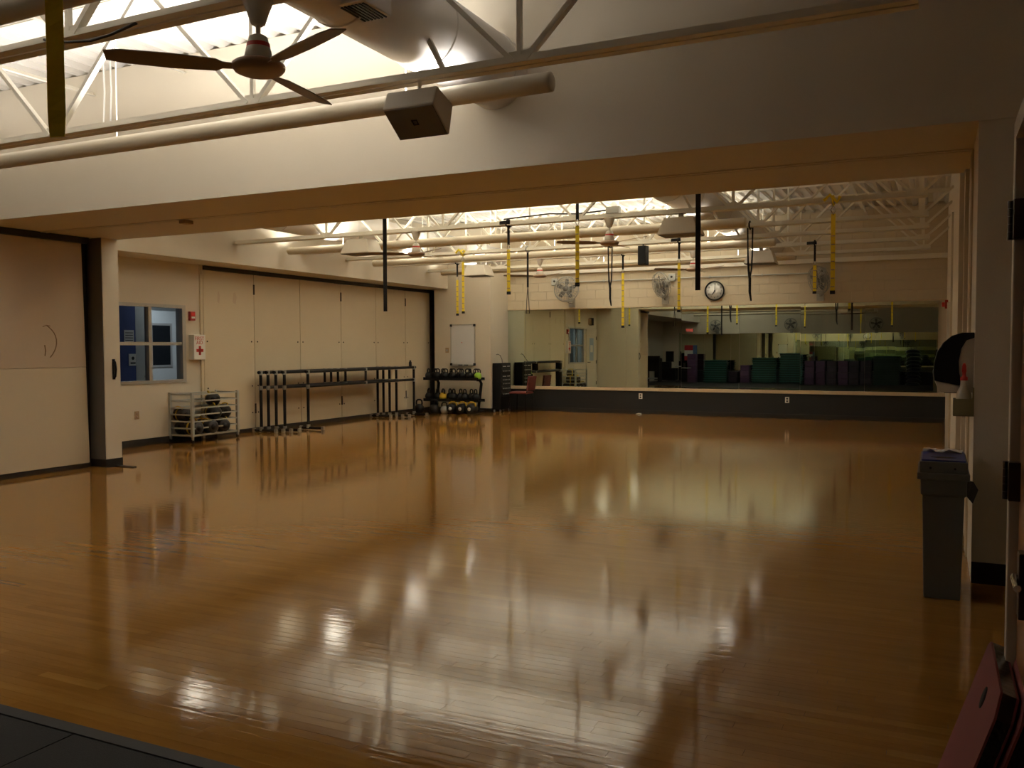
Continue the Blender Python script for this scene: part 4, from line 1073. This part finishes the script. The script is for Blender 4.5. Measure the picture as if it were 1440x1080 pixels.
def make_block(m):
    t = thing('riser_block', 'x', 'riser block', (0, 0, 0))
    MB().box(-.205, .205, -.2, .2, .03, .27).build('body', m, t, bevel=.02); MB().box(-.21, .21, -.205, .205, 0, .03).build('lip', m, t, bevel=.008)
    return t
b0 = make_block('purple'); b1 = make_block('dark_purple'); bf = {0: [1], 1: [1]}
cols = [(-5.09, 4, 0, 'first purple column from the left'), (-4.62, 4, 0, 'second purple column'), (-4.14, 4, 1, 'third purple column, darker'), (-3.66, 4, 0, 'fourth purple column'), (-3.20, 4, 1, 'fifth purple column, darker'), (-2.74, 4, 1, 'last purple column beside the dark green steps'),
        (-8.05, 3, 0, 'short purple column between teal stacks'), (-8.52, 2, 1, 'lowest purple pile between teal stacks'), (-10.50, 5, 0, 'tall purple column by the poster')]
for x, n, k, w in cols:
    for i in range(n):
        if bf[k]: t = (b0, b1)[k]; bf[k].pop()
        else: t = dup((b0, b1)[k], (0, 0, 0))
        t.location = (x + .008 * ((i * 3) % 3 - 1), RZ + .01 * (i % 2), .006 + .273 * i); t['label'] = 'purple riser block, %s from the floor, %s' % (ORD[i], w); t['group'] = 'blocks of the ' + w
def make_dome():
    t = thing('balance_dome', 'x', 'balance trainer', (0, 0, 0), group='stacked balance domes in the rear right corner')
    MB().lathe([(0, 0), (.30, 0), (.315, .02), (.30, .04)], n=24).build('base_disc', 'black_plastic', t); MB().lathe([(.29, .04), (.27, .08), (.2, .125), (.1, .15), (0, .155)], n=24).build('dome', 'bosu', t)
    return t
dm = make_dome()
for i in range(10):
    t = dm if i == 0 else dup(dm, (0, 0, 0)); t.location = (-.86 + .02 * ((i * 5) % 3 - 1), RZ, .006 + .158 * i); t['label'] = 'dark balance dome, %s from the floor of the corner stack' % ORD[i]

tk2 = thing('dumbbell_rack', 'black loaded rack at the rear left, seen in the mirror', 'rack', (-11.75, -1.6, 0))
MB().box(-.3, .3, -.2, .2, .5, 1.12).build('loaded_shelf', 'black', tk2, bevel=.02); MB().box(-.28, .28, -.2, .2, .14, .2).build('shelf', 'grey_metal', tk2)
for sx in (-.3, .3): MB().box(sx - .03, sx + .03, -.25, .25, 0, 1.1).build('upright', 'black', tk2)
db = MB()
for q in range(6): db.lathe([(.05, -.1), (.05, .1)], (-.24 + q * .096, 0, 1.16), 'y', 8)
db.build('dumbbells', 'black', tk2)
av2 = thing('equipment_cart', 'black equipment cart with monitor at the rear, seen in mirror', 'cart', (-11.6, -3.4, 0))
MB().box(-.55, .45, -.3, .3, .05, .62).build('cabinet', 'black', av2, bevel=.01); MB().box(-.35, .15, -.25, .25, .62, .92).build('mixer', 'black_plastic', av2, bevel=.02); MB().box(-.05, .3, -.1, .1, .92, 1.42).build('monitor', 'black_plastic', av2, bevel=.01)
MB().box(.45, 1.1, -.3, .3, .68, .72).build('side_shelf', 'galv', av2)
pst = thing('poster', 'red, white and blue poster on the rear wall, seen in mirror', 'poster', (-11.1, YB + .03, 1.05))
MB().box(0, .55, 0, .004, .0, .75).build('sheet', 'paper', pst); MB().box(0, .42, .004, .006, .5, .75).build('red_block', 'poster_red', pst); MB().box(0, .42, .004, .006, 0, .22).build('red_block', 'poster_red', pst); MB().box(.42, .62, .004, .006, .0, .75).build('blue_block', 'poster_blue', pst)
ex = thing('exit_sign', 'small lit red exit sign high on the rear wall', 'exit sign', (-10.85, YB + .05, 2.42))
MB().box(-.17, .17, -.03, .03, 0, .2).build('housing', 'white', ex, bevel=.006)
text('lettering', 'EXIT', .17, 'exit_red', ex, (0, .032, .1), (PI / 2, 0, PI), .002)
for x, l in ((-9.5, 'grey wall fan on the rear wall, left, seen in mirror'), (-6.1, 'grey wall fan on the rear wall, middle, seen in mirror'), (-2.4, 'grey wall fan on the rear wall, right, seen in mirror')):
    w_ = make_wall_fan(l, (x, YB + .36, 2.72), PI, 0, 'wall fans on the rear wall')
